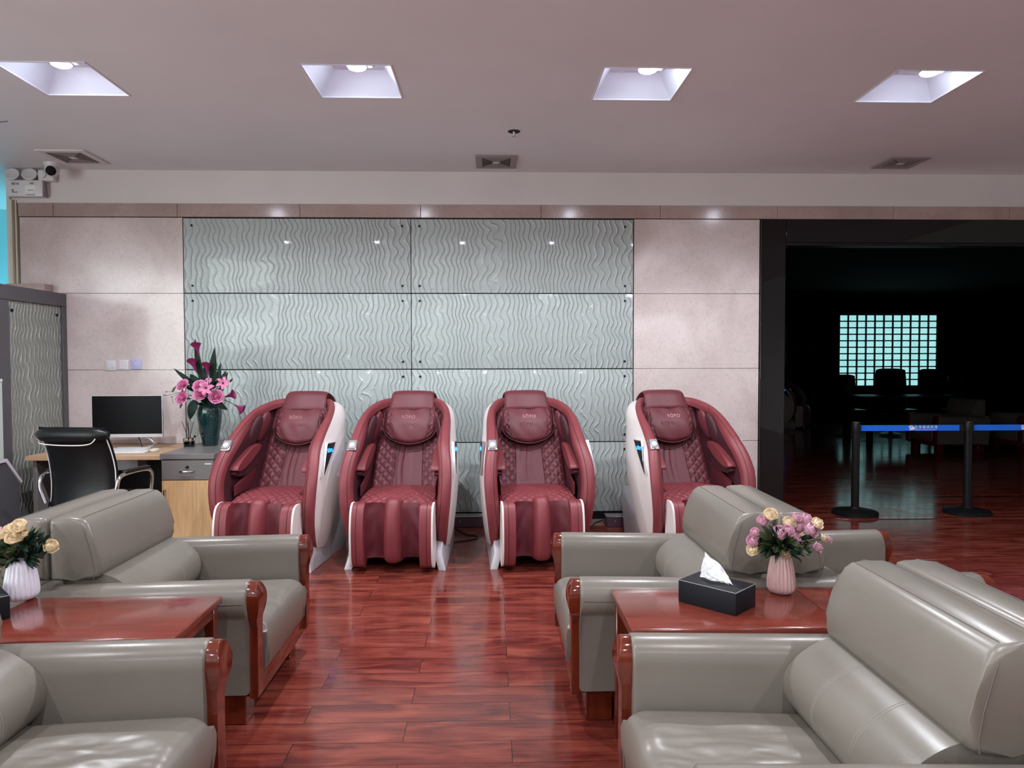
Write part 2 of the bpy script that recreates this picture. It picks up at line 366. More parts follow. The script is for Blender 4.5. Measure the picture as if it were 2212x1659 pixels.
# recessed light positions (centre x, y)
LX = [-2.435, -.787, .873, 2.52]; LY = [4.237, 1.15, -1.9]
holes = [(x-.245, x+.245, y-.245, y+.245) for y in LY for x in LX]
def ceiling_mesh(x0, x1, y0, y1, z0, z1, holes):
    bm = bmesh.new()
    xs = sorted({x0, x1} | {h[0] for h in holes} | {h[1] for h in holes}); ys = sorted({y0, y1} | {h[2] for h in holes} | {h[3] for h in holes})
    for i in range(len(xs)-1):
        for j in range(len(ys)-1):
            cx, cy = (xs[i]+xs[i+1])/2, (ys[j]+ys[j+1])/2
            if any(h[0] < cx < h[1] and h[2] < cy < h[3] for h in holes): continue
            face(bm, [bm.verts.new((xs[i], ys[j], z0)), bm.verts.new((xs[i], ys[j+1], z0)), bm.verts.new((xs[i+1], ys[j+1], z0)), bm.verts.new((xs[i+1], ys[j], z0))])
    # sealed top slab
    rbox(bm, x0, x1, y0, y1, z1, z1+.05)
    bmesh.ops.remove_doubles(bm, verts=bm.verts, dist=1e-5)
    return bm
struct('ceiling', ceiling_mesh(XL-.1, XR+.1, -4, D+.02, HC, HC+.45, holes), M['ceiling'])
# wall above everything: white plaster band
bm = bmesh.new(); rbox(bm, -4.06, XR+.1, D, D+.18, 2.737, HC+.4); struct('wall_back', bm, M['plaster'])
# stone cladding courses
bm = bmesh.new()
def course(bm, x0, x1, zs, y=D, g=.003, d=.1):
    for a, b in zip(zs[:-1], zs[1:]): rbox(bm, x0+g/2, x1-g/2, y, y+d, a+g/2, b-g/2, .0012, 1)
ZS = [0.0, .70, 1.332, 1.981, 2.622]
course(bm, -3.97, -2.612, ZS); course(bm, 1.234, 2.333, ZS)
rbox(bm, -3.97, 2.33, D+.06, D+.17, 0, 2.7)
struct('wall_back', bm, M['stone'])
bm = bmesh.new()
xs = [-3.97, -3.68, -2.65, -1.62, -.60, .43, 1.46, 2.48, 3.5, 4.53, XR]
for a, b in zip(xs[:-1], xs[1:]): rbox(bm, a+.0015, b-.0015, D-.015, D+.1, 2.625, 2.737, .0015, 1)
struct('trim_1', bm, M['stone_trim'])
# corner conduit strips at the left end of the stone
bm = bmesh.new(); rbox(bm, -4.06, -4.035, D-.02, D+.1, 0, 3.0); struct('trim_2', bm, M['plaster'])
bm = bmesh.new(); rbox(bm, -4.028, -4.005, D-.04, D+.1, 0, 2.76); struct('trim_3', bm, M['cream'])
bm = bmesh.new(); rbox(bm, -4.000, -3.985, D-.01, D+.1, 0, 2.76); struct('trim_4', bm, M['cream'])
# left passage; blue wall and added cyan light stand in for window daylight
bm = bmesh.new(); rbox(bm, -7.6, -3.9, 7.9, 8.0, 0, HC+.4); struct('wall_passage', bm, M['bluewall'])
bm = bmesh.new(); rbox(bm, -4.06, -3.9, D+.18, 7.9, 0, HC+.4); struct('wall_passage', bm, M['plaster'])
bm = bmesh.new(); rbox(bm, -7.7, -7.6, D, 8.0, 0, HC+.4); struct('wall_passage', bm, M['plaster'])
bm = bmesh.new(); rbox(bm, -7.7, -3.9, D+.02, 8.0, 3.035, 3.1); struct('ceiling', bm, M['ceiling'])
bm = bmesh.new(); rbox(bm, -7.7, XL, D-.1, D, 0, HC+.4); struct('wall_left', bm, M['plaster'])
ld = bpy.data.lights.new('added_cyan_light', 'AREA'); ld.energy = 34; ld.color = (.25, .85, 1.0); ld.shape = 'RECTANGLE'; ld.size = 1.6; ld.size_y = .4
lo = bpy.data.objects.new('added_cyan_light', ld); C.objects.link(lo); lo.location = (-5.2, 7.35, 1.0); lo.rotation_euler = (R(115), 0, 0)
# daylight window wall on the left, ahead of the partition and outside the frame
wn = empty('window_2', (XL, 0, 0), 0, kind='structure')
bm = bmesh.new()
for k in range(6): rbox(bm, 0, .06, -3.3+k*1.1-.03, -3.3+k*1.1+.03, .5, 2.85)
for z in (.5, 1.7, 2.82): rbox(bm, 0, .06, -3.3, 2.2, z-.03, z+.03)
obj('window_frame', bm, M['white'], wn)
wl = bpy.data.lights.new('window_daylight', 'AREA'); wl.energy = 205; wl.color = (.88, .99, .97); wl.shape = 'RECTANGLE'; wl.size = 2.3; wl.size_y = 5.4
wo = bpy.data.objects.new('window_daylight', wl); C.objects.link(wo); wo.location = (XL+.08, -.55, 1.68); wo.rotation_euler = (0, R(-90), 0)
# side and rear walls
bm = bmesh.new(); rbox(bm, XL-.1, XL, -4, D, 0, HC+.4); struct('wall_left', bm, M['plaster'])
bm = bmesh.new(); rbox(bm, XR, XR+.1, -4, D, 0, HC+.4); struct('wall_right', bm, M['plaster'])
bm = bmesh.new(); rbox(bm, XL-.1, XR+.1, -4.1, -4, 0, HC+.4); struct('wall_front', bm, M['plaster'])
# black glossy door surround
bm = bmesh.new(); rbox(bm, 2.336, 2.356, D-.03, D+.12, 0, 2.622, .002, 1); rbox(bm, 2.356, 2.555, D-.02, D+.12, 0, 2.622, .003, 1)
struct('trim_5', bm, M['blackgloss'])
bm = bmesh.new(); rbox(bm, 2.556, XR, D-.02, D+.12, 2.42, 2.622, .003, 1); struct('trim_6', bm, M['blackgloss'])
bm = bmesh.new(); rbox(bm, 2.556, XR, D-.025, D+.1, 2.395, 2.418, .002, 1); struct('trim_7', bm, M['black'])
# dark room beyond
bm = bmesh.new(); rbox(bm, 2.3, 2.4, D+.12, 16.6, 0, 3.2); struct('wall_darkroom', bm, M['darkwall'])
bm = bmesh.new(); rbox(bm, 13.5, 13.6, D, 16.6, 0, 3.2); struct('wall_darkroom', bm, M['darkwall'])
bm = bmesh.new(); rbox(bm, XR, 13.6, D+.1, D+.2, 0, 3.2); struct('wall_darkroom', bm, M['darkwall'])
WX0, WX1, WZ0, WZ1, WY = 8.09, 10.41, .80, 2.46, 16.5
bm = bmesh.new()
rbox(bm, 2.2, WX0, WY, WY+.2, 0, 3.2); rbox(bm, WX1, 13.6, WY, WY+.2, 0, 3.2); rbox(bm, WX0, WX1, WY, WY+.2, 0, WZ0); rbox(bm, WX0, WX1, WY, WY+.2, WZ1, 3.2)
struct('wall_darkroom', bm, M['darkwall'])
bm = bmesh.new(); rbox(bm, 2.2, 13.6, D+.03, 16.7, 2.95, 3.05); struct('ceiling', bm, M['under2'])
# glass block window
win = empty('window_1', (WX0, WY, WZ0), 0, kind='structure')
nc, nr = 11, 11; pw, ph_ = (WX1-WX0)/nc, (WZ1-WZ0)/nr
bm = bmesh.new()
for i in range(nc+1): rbox(bm, i*pw-.016, i*pw+.016, -.02, .1, 0, WZ1-WZ0)
for j in range(nr+1): rbox(bm, 0, WX1-WX0, -.018, .1, j*ph_-.014, j*ph_+.014)
obj('window_frame', bm, M['black'], win)
bm = bmesh.new()
for i in range(nc):
    for j in range(nr): rbox(bm, i*pw+.015, (i+1)*pw-.015, .0, .09, j*ph_+.013, (j+1)*ph_-.013, .012, 2)
obj('glass_blocks', bm, M['block'], win)
# black skirting and metal channel below the glass panels
bm = bmesh.new(); rbox(bm, -2.61, 1.29, D-.03, D+.05, .03, .085, .002, 1); struct('baseboard_back', bm, M['black'])
bm = bmesh.new(); rbox(bm, -2.61, 1.23, D-.05, D+.05, 0, .028, .002, 1); struct('baseboard_back', bm, M['parquet_metal'])
bm = bmesh.new(); rbox(bm, 2.556, XR, D-.02, D+.03, 0, .006, .002, 1); struct('trim_8', bm, M['wood_red'])
bm = bmesh.new(); rbox(bm, -2.61, 1.23, D+.03, D+.18, 0, 2.64); struct('wall_back', bm, M['under'])

# ------------------------------------------------------------------ wavy glass cladding panels
px = [-2.605, -.684, 1.228]; pz = [.088, .698, 1.332, 1.981, 2.617]
rown = ['bottom', 'second', 'third', 'top']
for i in range(2):
    for j in range(4):
        x0, x1, z0, z1 = px[i]+.003, px[i+1]-.003, pz[j]+.004, pz[j+1]-.004
        p = empty('glass_wall_panel', (x0, D, z0), 0, 'pale green wavy cast glass wall panel, %s row, %s column' % (['bottom', 'second from the bottom', 'second from the top', 'top'][j], ['left', 'right'][i]), 'wall panel', 'wavy glass wall panels')
        box('glass_pane', 0, x1-x0, -.012, .012, 0, z1-z0, M['wglass'], p, .0025, 2)
        for a in (.07, x1-x0-.07):
            for c in (.06, z1-z0-.06):
                b_ = bmesh.new(); lathe(b_, [(.001, 0), (.009, 0), (.010, .004), (.008, .008), (.001, .009)], 12, (a, -.012, c), Matrix.Rotation(R(90), 4, 'X')); obj('fixing_bolt', b_, M['black'], p)

# ------------------------------------------------------------------ recessed ceiling lights
def spot_light(x, y, label, group, vis=True):
    t = empty('recessed_ceiling_light', (x, y, HC), 0, label, 'ceiling light', group)
    b_ = bmesh.new(); a, s, h = .245, .15, .13
    lo_ = [Vector((sx*a, sy*a, 0)) for sx, sy in ((-1, -1), (1, -1), (1, 1), (-1, 1))]; hi = [Vector((sx*s, sy*s, h)) for sx, sy in ((-1, -1), (1, -1), (1, 1), (-1, 1))]
    hi2 = [v+Vector((0, 0, .012)) for v in hi]; lo2 = [Vector((v.x*1.03, v.y*1.03, .006)) for v in lo_]
    V = [[b_.verts.new(p) for p in r] for r in (lo_, hi)]
    for i in range(4): face(b_, [V[0][i], V[0][(i+1) % 4], V[1][(i+1) % 4], V[1][i]])
    face(b_, V[1])
    for f in b_.faces: pass
    obj('recess', b_, M['recess'], t, smooth=False)
    b_ = bmesh.new()
    for sx0, sx1, sy0, sy1 in ((-a-.004, a+.004, -a-.004, -a+.004), (-a-.004, a+.004, a-.004, a+.004), (-a-.004, -a+.004, -a, a), (a-.004, a+.004, -a, a)): rbox(b_, sx0, sx1, sy0, sy1, -.003, .006)
    obj('trim_edge', b_, M['recess'], t)
    hx, hy = .03, -.09
    b_ = bmesh.new(); lathe(b_, [(.001, h), (.062, h), (.066, h-.02), (.060, h-.03), (.056, .052), (.001, .052)], 28, (hx, hy, 0)); obj('lamp_housing', b_, M['white'], t)
    b_ = bmesh.new(); rbox(b_, hx+.06, hx+.10, hy-.03, hy+.03, .055, h, .006, 2); obj('lamp_bracket', b_, M['white'], t)
    b_ = bmesh.new(); lathe(b_, [(.001, .051), (.05, .051), (.049, .044), (.034, .037), (.001, .035)], 28, (hx, hy, 0)); obj('lamp_lens', b_, M['lens'], t)
    d_ = bpy.data.lights.new('spot_source', 'SPOT'); d_.spot_size = R(154); d_.spot_blend = .42; d_.energy = LAMP_W if y > 3 else LAMP_W*.66; d_.shadow_soft_size = .035; d_.color = (.90, .94, 1.0)
    o = bpy.data.objects.new('spot_source', d_); C.objects.link(o); o.parent = t; o.location = (hx, hy, -.002+.0)
    o.location.z = .028
    d_.shadow_soft_size = .028
    return t
nm = ['leftmost', 'second from the left', 'third from the left', 'rightmost']
for k, x in enumerate(LX): spot_light(x, LY[0], 'bright square recessed ceiling light, %s in the visible row' % nm[k], 'recessed lights in the ceiling')
for y in LY[1:]:
    for k, x in enumerate(LX): spot_light(x, y, 'bright square recessed ceiling light overhead nearer the viewer, outside the frame', 'recessed lights behind the viewer')

# ------------------------------------------------------------------ ceiling fittings
def vent(x0, x1, y0, y1, label, square):
    t = empty('ceiling_vent', ((x0+x1)/2, (y0+y1)/2, HC), 0, label, 'ceiling vent'); a, b = (x1-x0)/2, (y1-y0)/2
    bm = bmesh.new(); f = .05
    for q in ((-a, a, -b, -b+f), (-a, a, b-f, b), (-a, -a+f, -b+f, b-f), (a-f, a, -b+f, b-f)): rbox(bm, q[0], q[1], q[2], q[3], -.012, 0, .003, 1)
    obj('vent_frame', bm, M['vent'] if square != 1 else M['plaster'], t)
    bm = bmesh.new(); rbox(bm, -a+f, a-f, -b+f, b-f, -.003, 0); obj('vent_back', bm, M['ventd'], t)
    bm = bmesh.new()
    n = 9
    for k in range(n):
        s = 1-k/n; ia, ib = (a-f)*s, (b-f)*s
        w_ = .0045
        for sx in (-1, 1): rbox(bm, sx*ia-w_ if sx > 0 else -ia, ia if sx > 0 else -ia+w_, -ib, ib, -.012, -.004)
        for sy in (-1, 1): rbox(bm, -ia, ia, ib-w_ if sy > 0 else -ib, ib if sy > 0 else -ib+w_, -.012, -.004)
    obj('vent_louvres', bm, M['vent'], t)
    box('vent_hub', -.028, .028, -.022, .022, -.014, -.004, M['plaster'], t, .002, 1)
vent(-.12, .21, 5.69, 6.05, 'square ceiling vent with dark louvres in the middle of the ceiling', 0)
vent(-3.47, -3.10, 5.61, 6.0, 'pale square ceiling vent at the left above the dome camera', 1)
vent(3.19, 3.51, 5.67, 5.99, 'grey ceiling vent grille at the right above the dark doorway', 0)
t = empty('sprinkler_head', (.165, 5.11, HC), 0, 'small black ceiling hole with a sprinkler head, in front of the middle vent', 'sprinkler')
bm = bmesh.new(); lathe(bm, [(.001, -.004), (.04, -.004), (.045, 0), (.001, 0)], 24); obj('hole_shade_disc', bm, M['ventd'], t)  # black disc stands in for the shade inside the hole
bm = bmesh.new(); lathe(bm, [(.001, -.038), (.016, -.036), (.016, -.033), (.004, -.03), (.006, -.012), (.010, -.004), (.001, -.004)], 14); obj('nozzle', bm, M['steel'], t)
t = empty('ceiling_wire', (-3.3, 4.95, HC), 0, 'thin short wire on the ceiling near the leftmost light', 'wire')
bm = bmesh.new(); tube(bm, [(-.09, .02, -.004), (-.02, .03, -.004), (.04, .02, -.004), (.07, 0, -.006)], .002, 6); obj('wire', bm, M['ventd'], t)
# emergency light
t = empty('emergency_light', (-3.87, D, 2.838), 0, 'white twin-head emergency light box in the upper left corner', 'emergency light')
box('housing', -.15, .14, -.07, 0, -.06, .075, M['white'], t, .006, 2)
box('side_cap', .125, .148, -.066, 0, -.058, .073, M['vent'], t, .003, 1)
box('notice_sticker', .0, .085, -.0725, -.07, -.035, .03, M['whiteprint'], t)
for (a, b, c, d) in ((-.11, -.08, .035, .055), (-.07, -.05, .035, .052), (-.11, -.095, -.03, .0), (-.09, -.06, -.03, -.022), (.04, .07, .04, .055), (.02, .07, -.012, -.006), (.01, .08, -.05, -.043)):
    box('printed_mark', a, b, -.0732, -.072, c, d, M['vent'], t)
for hx in (-.11, .035):
    bm = bmesh.new(); T = Matrix.Translation((hx, -.055, .115)) @ Matrix.Rotation(R(25), 4, 'Y') @ Matrix.Rotation(R(62), 4, 'X')
    lathe(bm, [(.001, -.03), (.03, -.03), (.05, .0), (.058, .022), (.052, .026), (.04, .02), (.001, .018)], 24, (0, 0, 0), T); hd = obj('lamp_head', bm, M['white'], t)
bm = bmesh.new(); tube(bm, [(.14, -.02, .07), (.155, -.02, .06), (.158, -.02, -.03)], .003, 6); obj('cord', bm, M['white'], t)
t = empty('junction_box', (-3.72, D, 2.965), 0, 'white junction box on the wall beneath the dome camera', 'junction box')
box('box_body', -.05, .075, -.06, 0, -.055, .035, M['white'], t, .004, 1)
bm = bmesh.new(); lathe(bm, [(.001, 0), (.03, 0), (.03, .02), (.001, .02)], 18, (-.01, -.06, -.005), Matrix.Rotation(R(90), 4, 'X')); obj('round_cover', bm, M['white'], t)
t = empty('security_camera', (-3.57, D-.2, HC), 0, 'white dome security camera with black lens under the ceiling', 'security camera')
bm = bmesh.new(); lathe(bm, [(.001, -.03), (.055, -.03), (.06, 0), (.001, 0)], 24); obj('mount', bm, M['white'], t)
bm = bmesh.new(); ellipsoid(bm, (0, 0, -.055), (.055, .055, .055)); obj('dome', bm, M['white'], t)
bm = bmesh.new(); T = Matrix.Rotation(R(20), 4, 'Z') @ Matrix.Rotation(R(105), 4, 'X')
lathe(bm, [(.001, .03), (.036, .03), (.038, .052), (.03, .060), (.001, .062)], 24, (.0, 0, -.06), T); obj('camera_lens', bm, M['screen'], t)

# wall switches
for k, (x, m_, lab) in enumerate(((-3.232, 'white', 'white rocker light switch plate, left of the three on the stone wall'), (-3.125, 'white', 'plain white blank wall plate, middle of the three on the stone wall'), (-3.018, 'lav', 'lavender socket plate with small plug point, right of the three on the wall'))):
    t = empty('wall_plate', (x, D, 1.37+.005*k), 0, lab, 'wall plate')
    box('plate', -.043, .043, -.009, 0, -.043, .043, M[m_], t, .003, 2)
    if k == 0: box('rocker', -.03, .028, -.013, -.006, -.022, .022, M[m_], t, .002, 1)
    elif k == 1: box('inset', -.034, .034, -.011, -.006, -.034, .034, M[m_], t, .002, 1)
    else:
        bm = bmesh.new(); lathe(bm, [(.001, 0), (.008, 0), (.006, .006), (.001, .007)], 12, (-.003, -.009, 0), Matrix.Rotation(R(90), 4, 'X')); obj('socket_pin', bm, M['white'], t)
t = empty('ledge_box', (-3.82, D, 2.02), 0, 'small pale ledge on the wall behind the top of the wavy glass partition', 'ledge')
box('ledge_body', -.2, .12, -.12, 0, -.03, .03, M['stone_trim'], t, .004, 1)
# stone wall plug outlets near the floor
for (x, lab, y) in ((-.19, 'mauve cable duct box on the floor against the wall, between the two middle massage chairs', D-.12), (1.12, 'mauve cable duct box on the floor beside the right-hand massage chair', D-.16)):
    t = empty('cable_duct_box', (x, y, 0), 0, lab, 'duct box')
    box('duct_body', -.15, .13, -.06, .06, 0, .085, M['boxbrown'], t, .004, 1)
    box('duct_lid', -.155, .135, -.062, .06, .085, .092, M['parquet_metal'], t, .002, 1)
    bm = bmesh.new(); lathe(bm, [(.001, 0), (.005, 0), (.001, .004)], 8, (-.08, -.06, .05), Matrix.Rotation(R(90), 4, 'X')); obj('screw', bm, M['whiteprint'], t)
for pts, lab in ((((-.31, 5.98, .006), (-.2, 5.75, .006), (-.12, 5.7, .006), (-.15, 5.58, .006), (-.42, 5.45, .006)), 'black power cable looping on the floor behind the second massage chair'),
                 (((.95, 6.0, .06), (.88, 5.98, .04), (.80, 5.92, .008), (.62, 5.8, .006)), 'black power cable running from the right duct box to the third massage chair')):
    bm = bmesh.new(); tube(bm, cr(pts, 8), .005, 8); o = obj('power_cable', bm, M['black']); tag(o, lab, 'cable')

# ------------------------------------------------------------------ wavy glass partition (left)
PXX = -3.62
t = empty('glass_partition', (PXX, 5.1, 0), 0, 'grey framed partition with wavy glass standing at right angles to the stone wall', 'partition')
box('post', -.03, .03, 1.035, 1.095, 0, 1.864, M['greyp'], t, .003, 1)
box('post', -.03, .03, -.35, .37, 0, 1.864, M['greyp'], t, .003, 1)
box('top_rail', -.03, .03, -.35, 1.095, 1.865, 1.975, M['greyp'], t, .003, 1)
box('glass_pane', -.008, .012, .37, 1.035, .02, 1.865, M['pglass'], t, .002, 1)
for (y, z) in ((.42, 1.79), (.98, 1.79)):
    bm = bmesh.new(); lathe(bm, [(.001, 0), (.012, 0), (.012, .01), (.001, .012)], 12, (.012, y, z), Matrix.Rotation(R(90), 4, 'Y')); obj('fixing_bolt', bm, M['black'], t)
# counter end with white edged slope
t = empty('reception_counter', (-3.545, 4.75, 0), 0, 'dark grey reception counter end with white sloping edge at the left margin', 'counter')
bm = bmesh.new(); prism(bm, [(-.8, 0), (.72, 0), (.72, .49), (.56, .675), (-.8, .675)], 'x', -.04, .0, .003, 1); obj('counter_body', bm, M['greyp'], t)
bm = bmesh.new(); prism(bm, [(-.8, .675), (.56, .675), (.72, .49), (.745, .50), (.575, .695), (-.8, .695)], 'x', -.042, .012, .003, 1); obj('counter_edge', bm, M['whitev'], t)
t = empty('display_panel', (-3.55, 4.75, .695), 0, 'pale green upright panel on the reception counter, cut by the left margin', 'panel')
box('panel_face', -.012, .012, -.5, .545, 0, .56, M['palegreen'], t, .004, 1); box('panel_top', -.014, .014, -.5, .549, .56, .585, M['white'], t, .004, 1)

# ------------------------------------------------------------------ desk and cabinet
t = empty('desk', (-2.915, 5.78, 0), 0, 'light oak office desk with grey side panels against the stone wall', 'desk')
box('desk_top', -.555, .515, -.36, .415, .665, .70, M['oakh'], t, .003, 1)
box('side_panel', -.52, -.49, -.33, .37, 0, .665, M['laminate'], t, .002, 1)
box('side_panel', .48, .51, -.33, .37, 0, .665, M['laminate'], t, .002, 1)
box('modesty_panel', -.49, .48, .25, .27, .12, .665, M['black'], t, .002, 1)
t = empty('power_adapter_tray', (-2.86, 5.70, .6), 0, 'white box hanging under the desk top behind the office chair', 'tray')
box('tray_body', -.12, .12, -.08, .08, -.04, .063, M['white'], t, .008, 2)
t = empty('cabinet', (-2.20, 5.57, 0), 0, 'grey and oak side cabinet holding the teal flower vase', 'cabinet')
box('cabinet_body', -.188, .188, -.31, .6, 0, .695, M['laminate'], t, .002, 1)
box('cabinet_top', -.195, .195, -.34, .60, .695, .735, M['laminate'], t, .003, 1)
d = box('drawer', -.185, .185, -.335, -.31, .545, .688, M['laminate'], t, .002, 1)
bm = bmesh.new(); rbox(bm, -.05, .05, -.362, -.352, .602, .614, .003, 2); rbox(bm, -.045, -.037, -.355, -.334, .603, .613); rbox(bm, .037, .045, -.355, -.334, .603, .613); obj('drawer_handle', bm, M['chrome'], d)
bm = bmesh.new(); lathe(bm, [(.001, 0), (.011, 0), (.010, .012), (.001, .013)], 14, (0, -.335, .638), Matrix.Rotation(R(90), 4, 'X')); obj('lock', bm, M['black'], d)
box('small_label', .125, .17, -.337, -.335, .657, .664, M['whiteprint'], d)
d = box('cabinet_door', -.185, .185, -.335, -.31, .06, .540, M['oak'], t, .002, 1)
bm = bmesh.new(); tube(bm, [(-.16, -.335, .48), (-.16, -.357, .475), (-.16, -.36, .44), (-.16, -.36, .42), (-.16, -.357, .385), (-.16, -.335, .38)], .006, 8); obj('door_handle', bm, M['chrome'], d)

# monitor
t = empty('computer_monitor', (-2.92, 5.84, .70), R(3), 'flat black computer monitor with a white chin on the desk', 'monitor')
box('bezel', -.272, .272, -.012, .018, .095, .43, M['white'], t, .004, 2)
box('display_screen', -.268, .268, -.0145, -.010, .122, .427, M['screen'], t, .002, 1)
bm = bmesh.new(); tube(bm, cr([(.05, .03, .12), (.14, .05, .085), (.19, .04, .03), (.15, .0, .012)], 6), .012, 10); obj('stand_neck', bm, M['chrome'], t)
bm = bmesh.new(); prism(bm, [(-.12, -.11), (.15, -.11), (.18, -.02), (.15, .06), (-.10, .06)], 'z', 0, .010, .003, 2); obj('stand_base', bm, M['white'], t)
bm = bmesh.new(); tube(bm, cr([(.07, .02, .10), (.08, .03, .06), (.10, .02, .012)], 6), .004, 6); obj('cable_plug', bm, M['black'], t)
t = empty('keyboard', (-2.88, 5.60, .70), R(4), 'white computer keyboard on the desk in front of the monitor', 'keyboard')
box('keyboard_body', -.22, .22, -.06, .065, 0, .012, M['white'], t, .004, 2)
bm = bmesh.new()
for r_ in range(5):
    for c_ in range(18): rbox(bm, -.21+c_*.0234, -.21+c_*.0234+.019, -.052+r_*.0225, -.052+r_*.0225+.018, .011, .0165, .0015, 1)
k = obj('keycaps', bm, M['white'], t)
t = empty('computer_mouse', (-2.63, 5.66, .70), 0, 'small cream computer mouse beside the keyboard', 'mouse')
bm = bmesh.new(); ellipsoid(bm, (0, 0, .010), (.032, .052, .018), e=.9); obj('mouse_body', bm, M['cream'], t)

# office chair
t = empty('office_chair', (-2.70, 5.0, 0), R(-9), 'black leather office chair with white piping turned towards the desk', 'office chair')
def back_fn(u, v):
    x = (u-.5)*(.50-.04*abs(v-.55)) ; z = .36+.60*v
    y = -.20+.05*math.sin(v*2.6)-.16*(v-.2)**2-.03*(1-(2*u-1)**2)
    return Vector((x, y, z))
bm = bmesh.new(); pad(bm, lambda u, v: back_fn(u, v), 20, 24, .07, None, .12, .03); obj('backrest', bm, M['blackleather'], t)
bm = bmesh.new()
rings = []
for k in range(13):
    x = -.255+.51*k/12; s = math.sqrt(max(.02, 1-(abs(x)/.262)**6))
    rings.append([Vector((x, -.245+.055*s*math.cos(a)*.9-.02*(1-(x/.25)**2), .925+.052*s*math.sin(a))) for a in [2*PI*i/14 for i in range(14)]])
loft(bm, rings); obj('headrest_roll', bm, M['blackleather'], t)
bm = bmesh.new()
tube(bm, cr([(-.225, -.262, .885), (-.19, -.288, .868), (0, -.318, .862), (.16, -.300, .870), (.205, -.285, .925)], 8), .0035, 6)
for sd in (-1, 1): tube(bm, [back_fn(.5+sd*.475, v)+Vector((0, .012, 0)) for v in [k/16*.93 for k in range(17)]], .0035, 6)
obj('piping', bm, M['whiteprint'], t)
bm = bmesh.new(); rbox(bm, -.26, .26, -.18, .30, .38, .48, .035, 4); obj('seat', bm, M['blackleather'], t)
for s in (-1, 1):
    bm = bmesh.new(); tube(bm, cr([(s*.24, -.20, .46), (s*.275, -.205, .56), (s*.28, -.18, .635), (s*.28, -.08, .655), (s*.28, .1, .65), (s*.28, .16, .60), (s*.27, .14, .42)], 7), .014, 10); a = obj('armrest', bm, M['chrome'], t)
    bm = bmesh.new(); rbox(bm, s*.28-.022, s*.28+.022, -.13, .12, .655, .68, .01, 3); obj('arm_pad', bm, M['blackleather'], a)
bm = bmesh.new(); lathe(bm, [(.001, .06), (.045, .06), (.04, .10), (.026, .12), (.026, .36), (.06, .38), (.001, .38)], 16); obj('gas_column', bm, M['black'], t)
for k in range(5):
    a = 2*PI*k/5+.3; e_ = Vector((math.cos(a)*.29, math.sin(a)*.29, .075))
    bm = bmesh.new(); tube(bm, [(math.cos(a)*.03, math.sin(a)*.03, .095), e_], [.022, .014], 8); g_ = obj('base_leg', bm, M['chrome'], t)
    bm = bmesh.new(); T = Matrix.Translation(e_+Vector((0, 0, -.046))) @ Matrix.Rotation(a, 4, 'Z') @ Matrix.Rotation(R(90), 4, 'Y'); lathe(bm, [(.001, -.02), (.028, -.02), (.028, .02), (.001, .02)], 14, (0, 0, 0), T); obj('caster', bm, M['black'], g_)

# ------------------------------------------------------------------ massage chair
SH = [(-.28, .13, -.02, .10, .325), (-.35, .22, .12, .16, .345), (-.40, .34, .24, .27, .362), (-.415, .46, .34, .42, .375), (-.40, .59, .42, .58, .382), (-.35, .70, .465, .74, .375),
      (-.27, .80, .485, .87, .357), (-.15, .89, .49, .95, .345), (-.01, .975, .482, 1.01, .332), (.13, 1.04, .46, 1.055, .302), (.26, 1.078, .43, 1.085, .25), (.345, 1.09, .40, 1.092, .19)]
def sh(t): return lerp(SH, t)
def shell_pt(t, v, side):   # v fraction from front edge backwards
    yf, zf, yb, zb, wd = sh(t)
    c = max(v, 0)**(1/.55); s = math.sqrt(max(0, 1-c*c))**.55
    return Vector((side*wd*s, yf+(yb-yf)*v, zf+(zb-zf)*v))
def fdir(t):
    a, b = sh(max(0, t-.01)), sh(min(1, t+.01)); T = Vector((b[0]-a[0], b[1]-a[1])).normalized(); return Vector((-T.y, T.x)), T
def quilt(u, v, su, sv, p=.055, d=.006):
    a = (u*su+v*sv)/p; b = (u*su-v*sv)/p
    fa = abs((a % 1)-.5)*2; fb = abs((b % 1)-.5)*2   # 1 at seam
    return d*(1-max(fa, fb)**5)
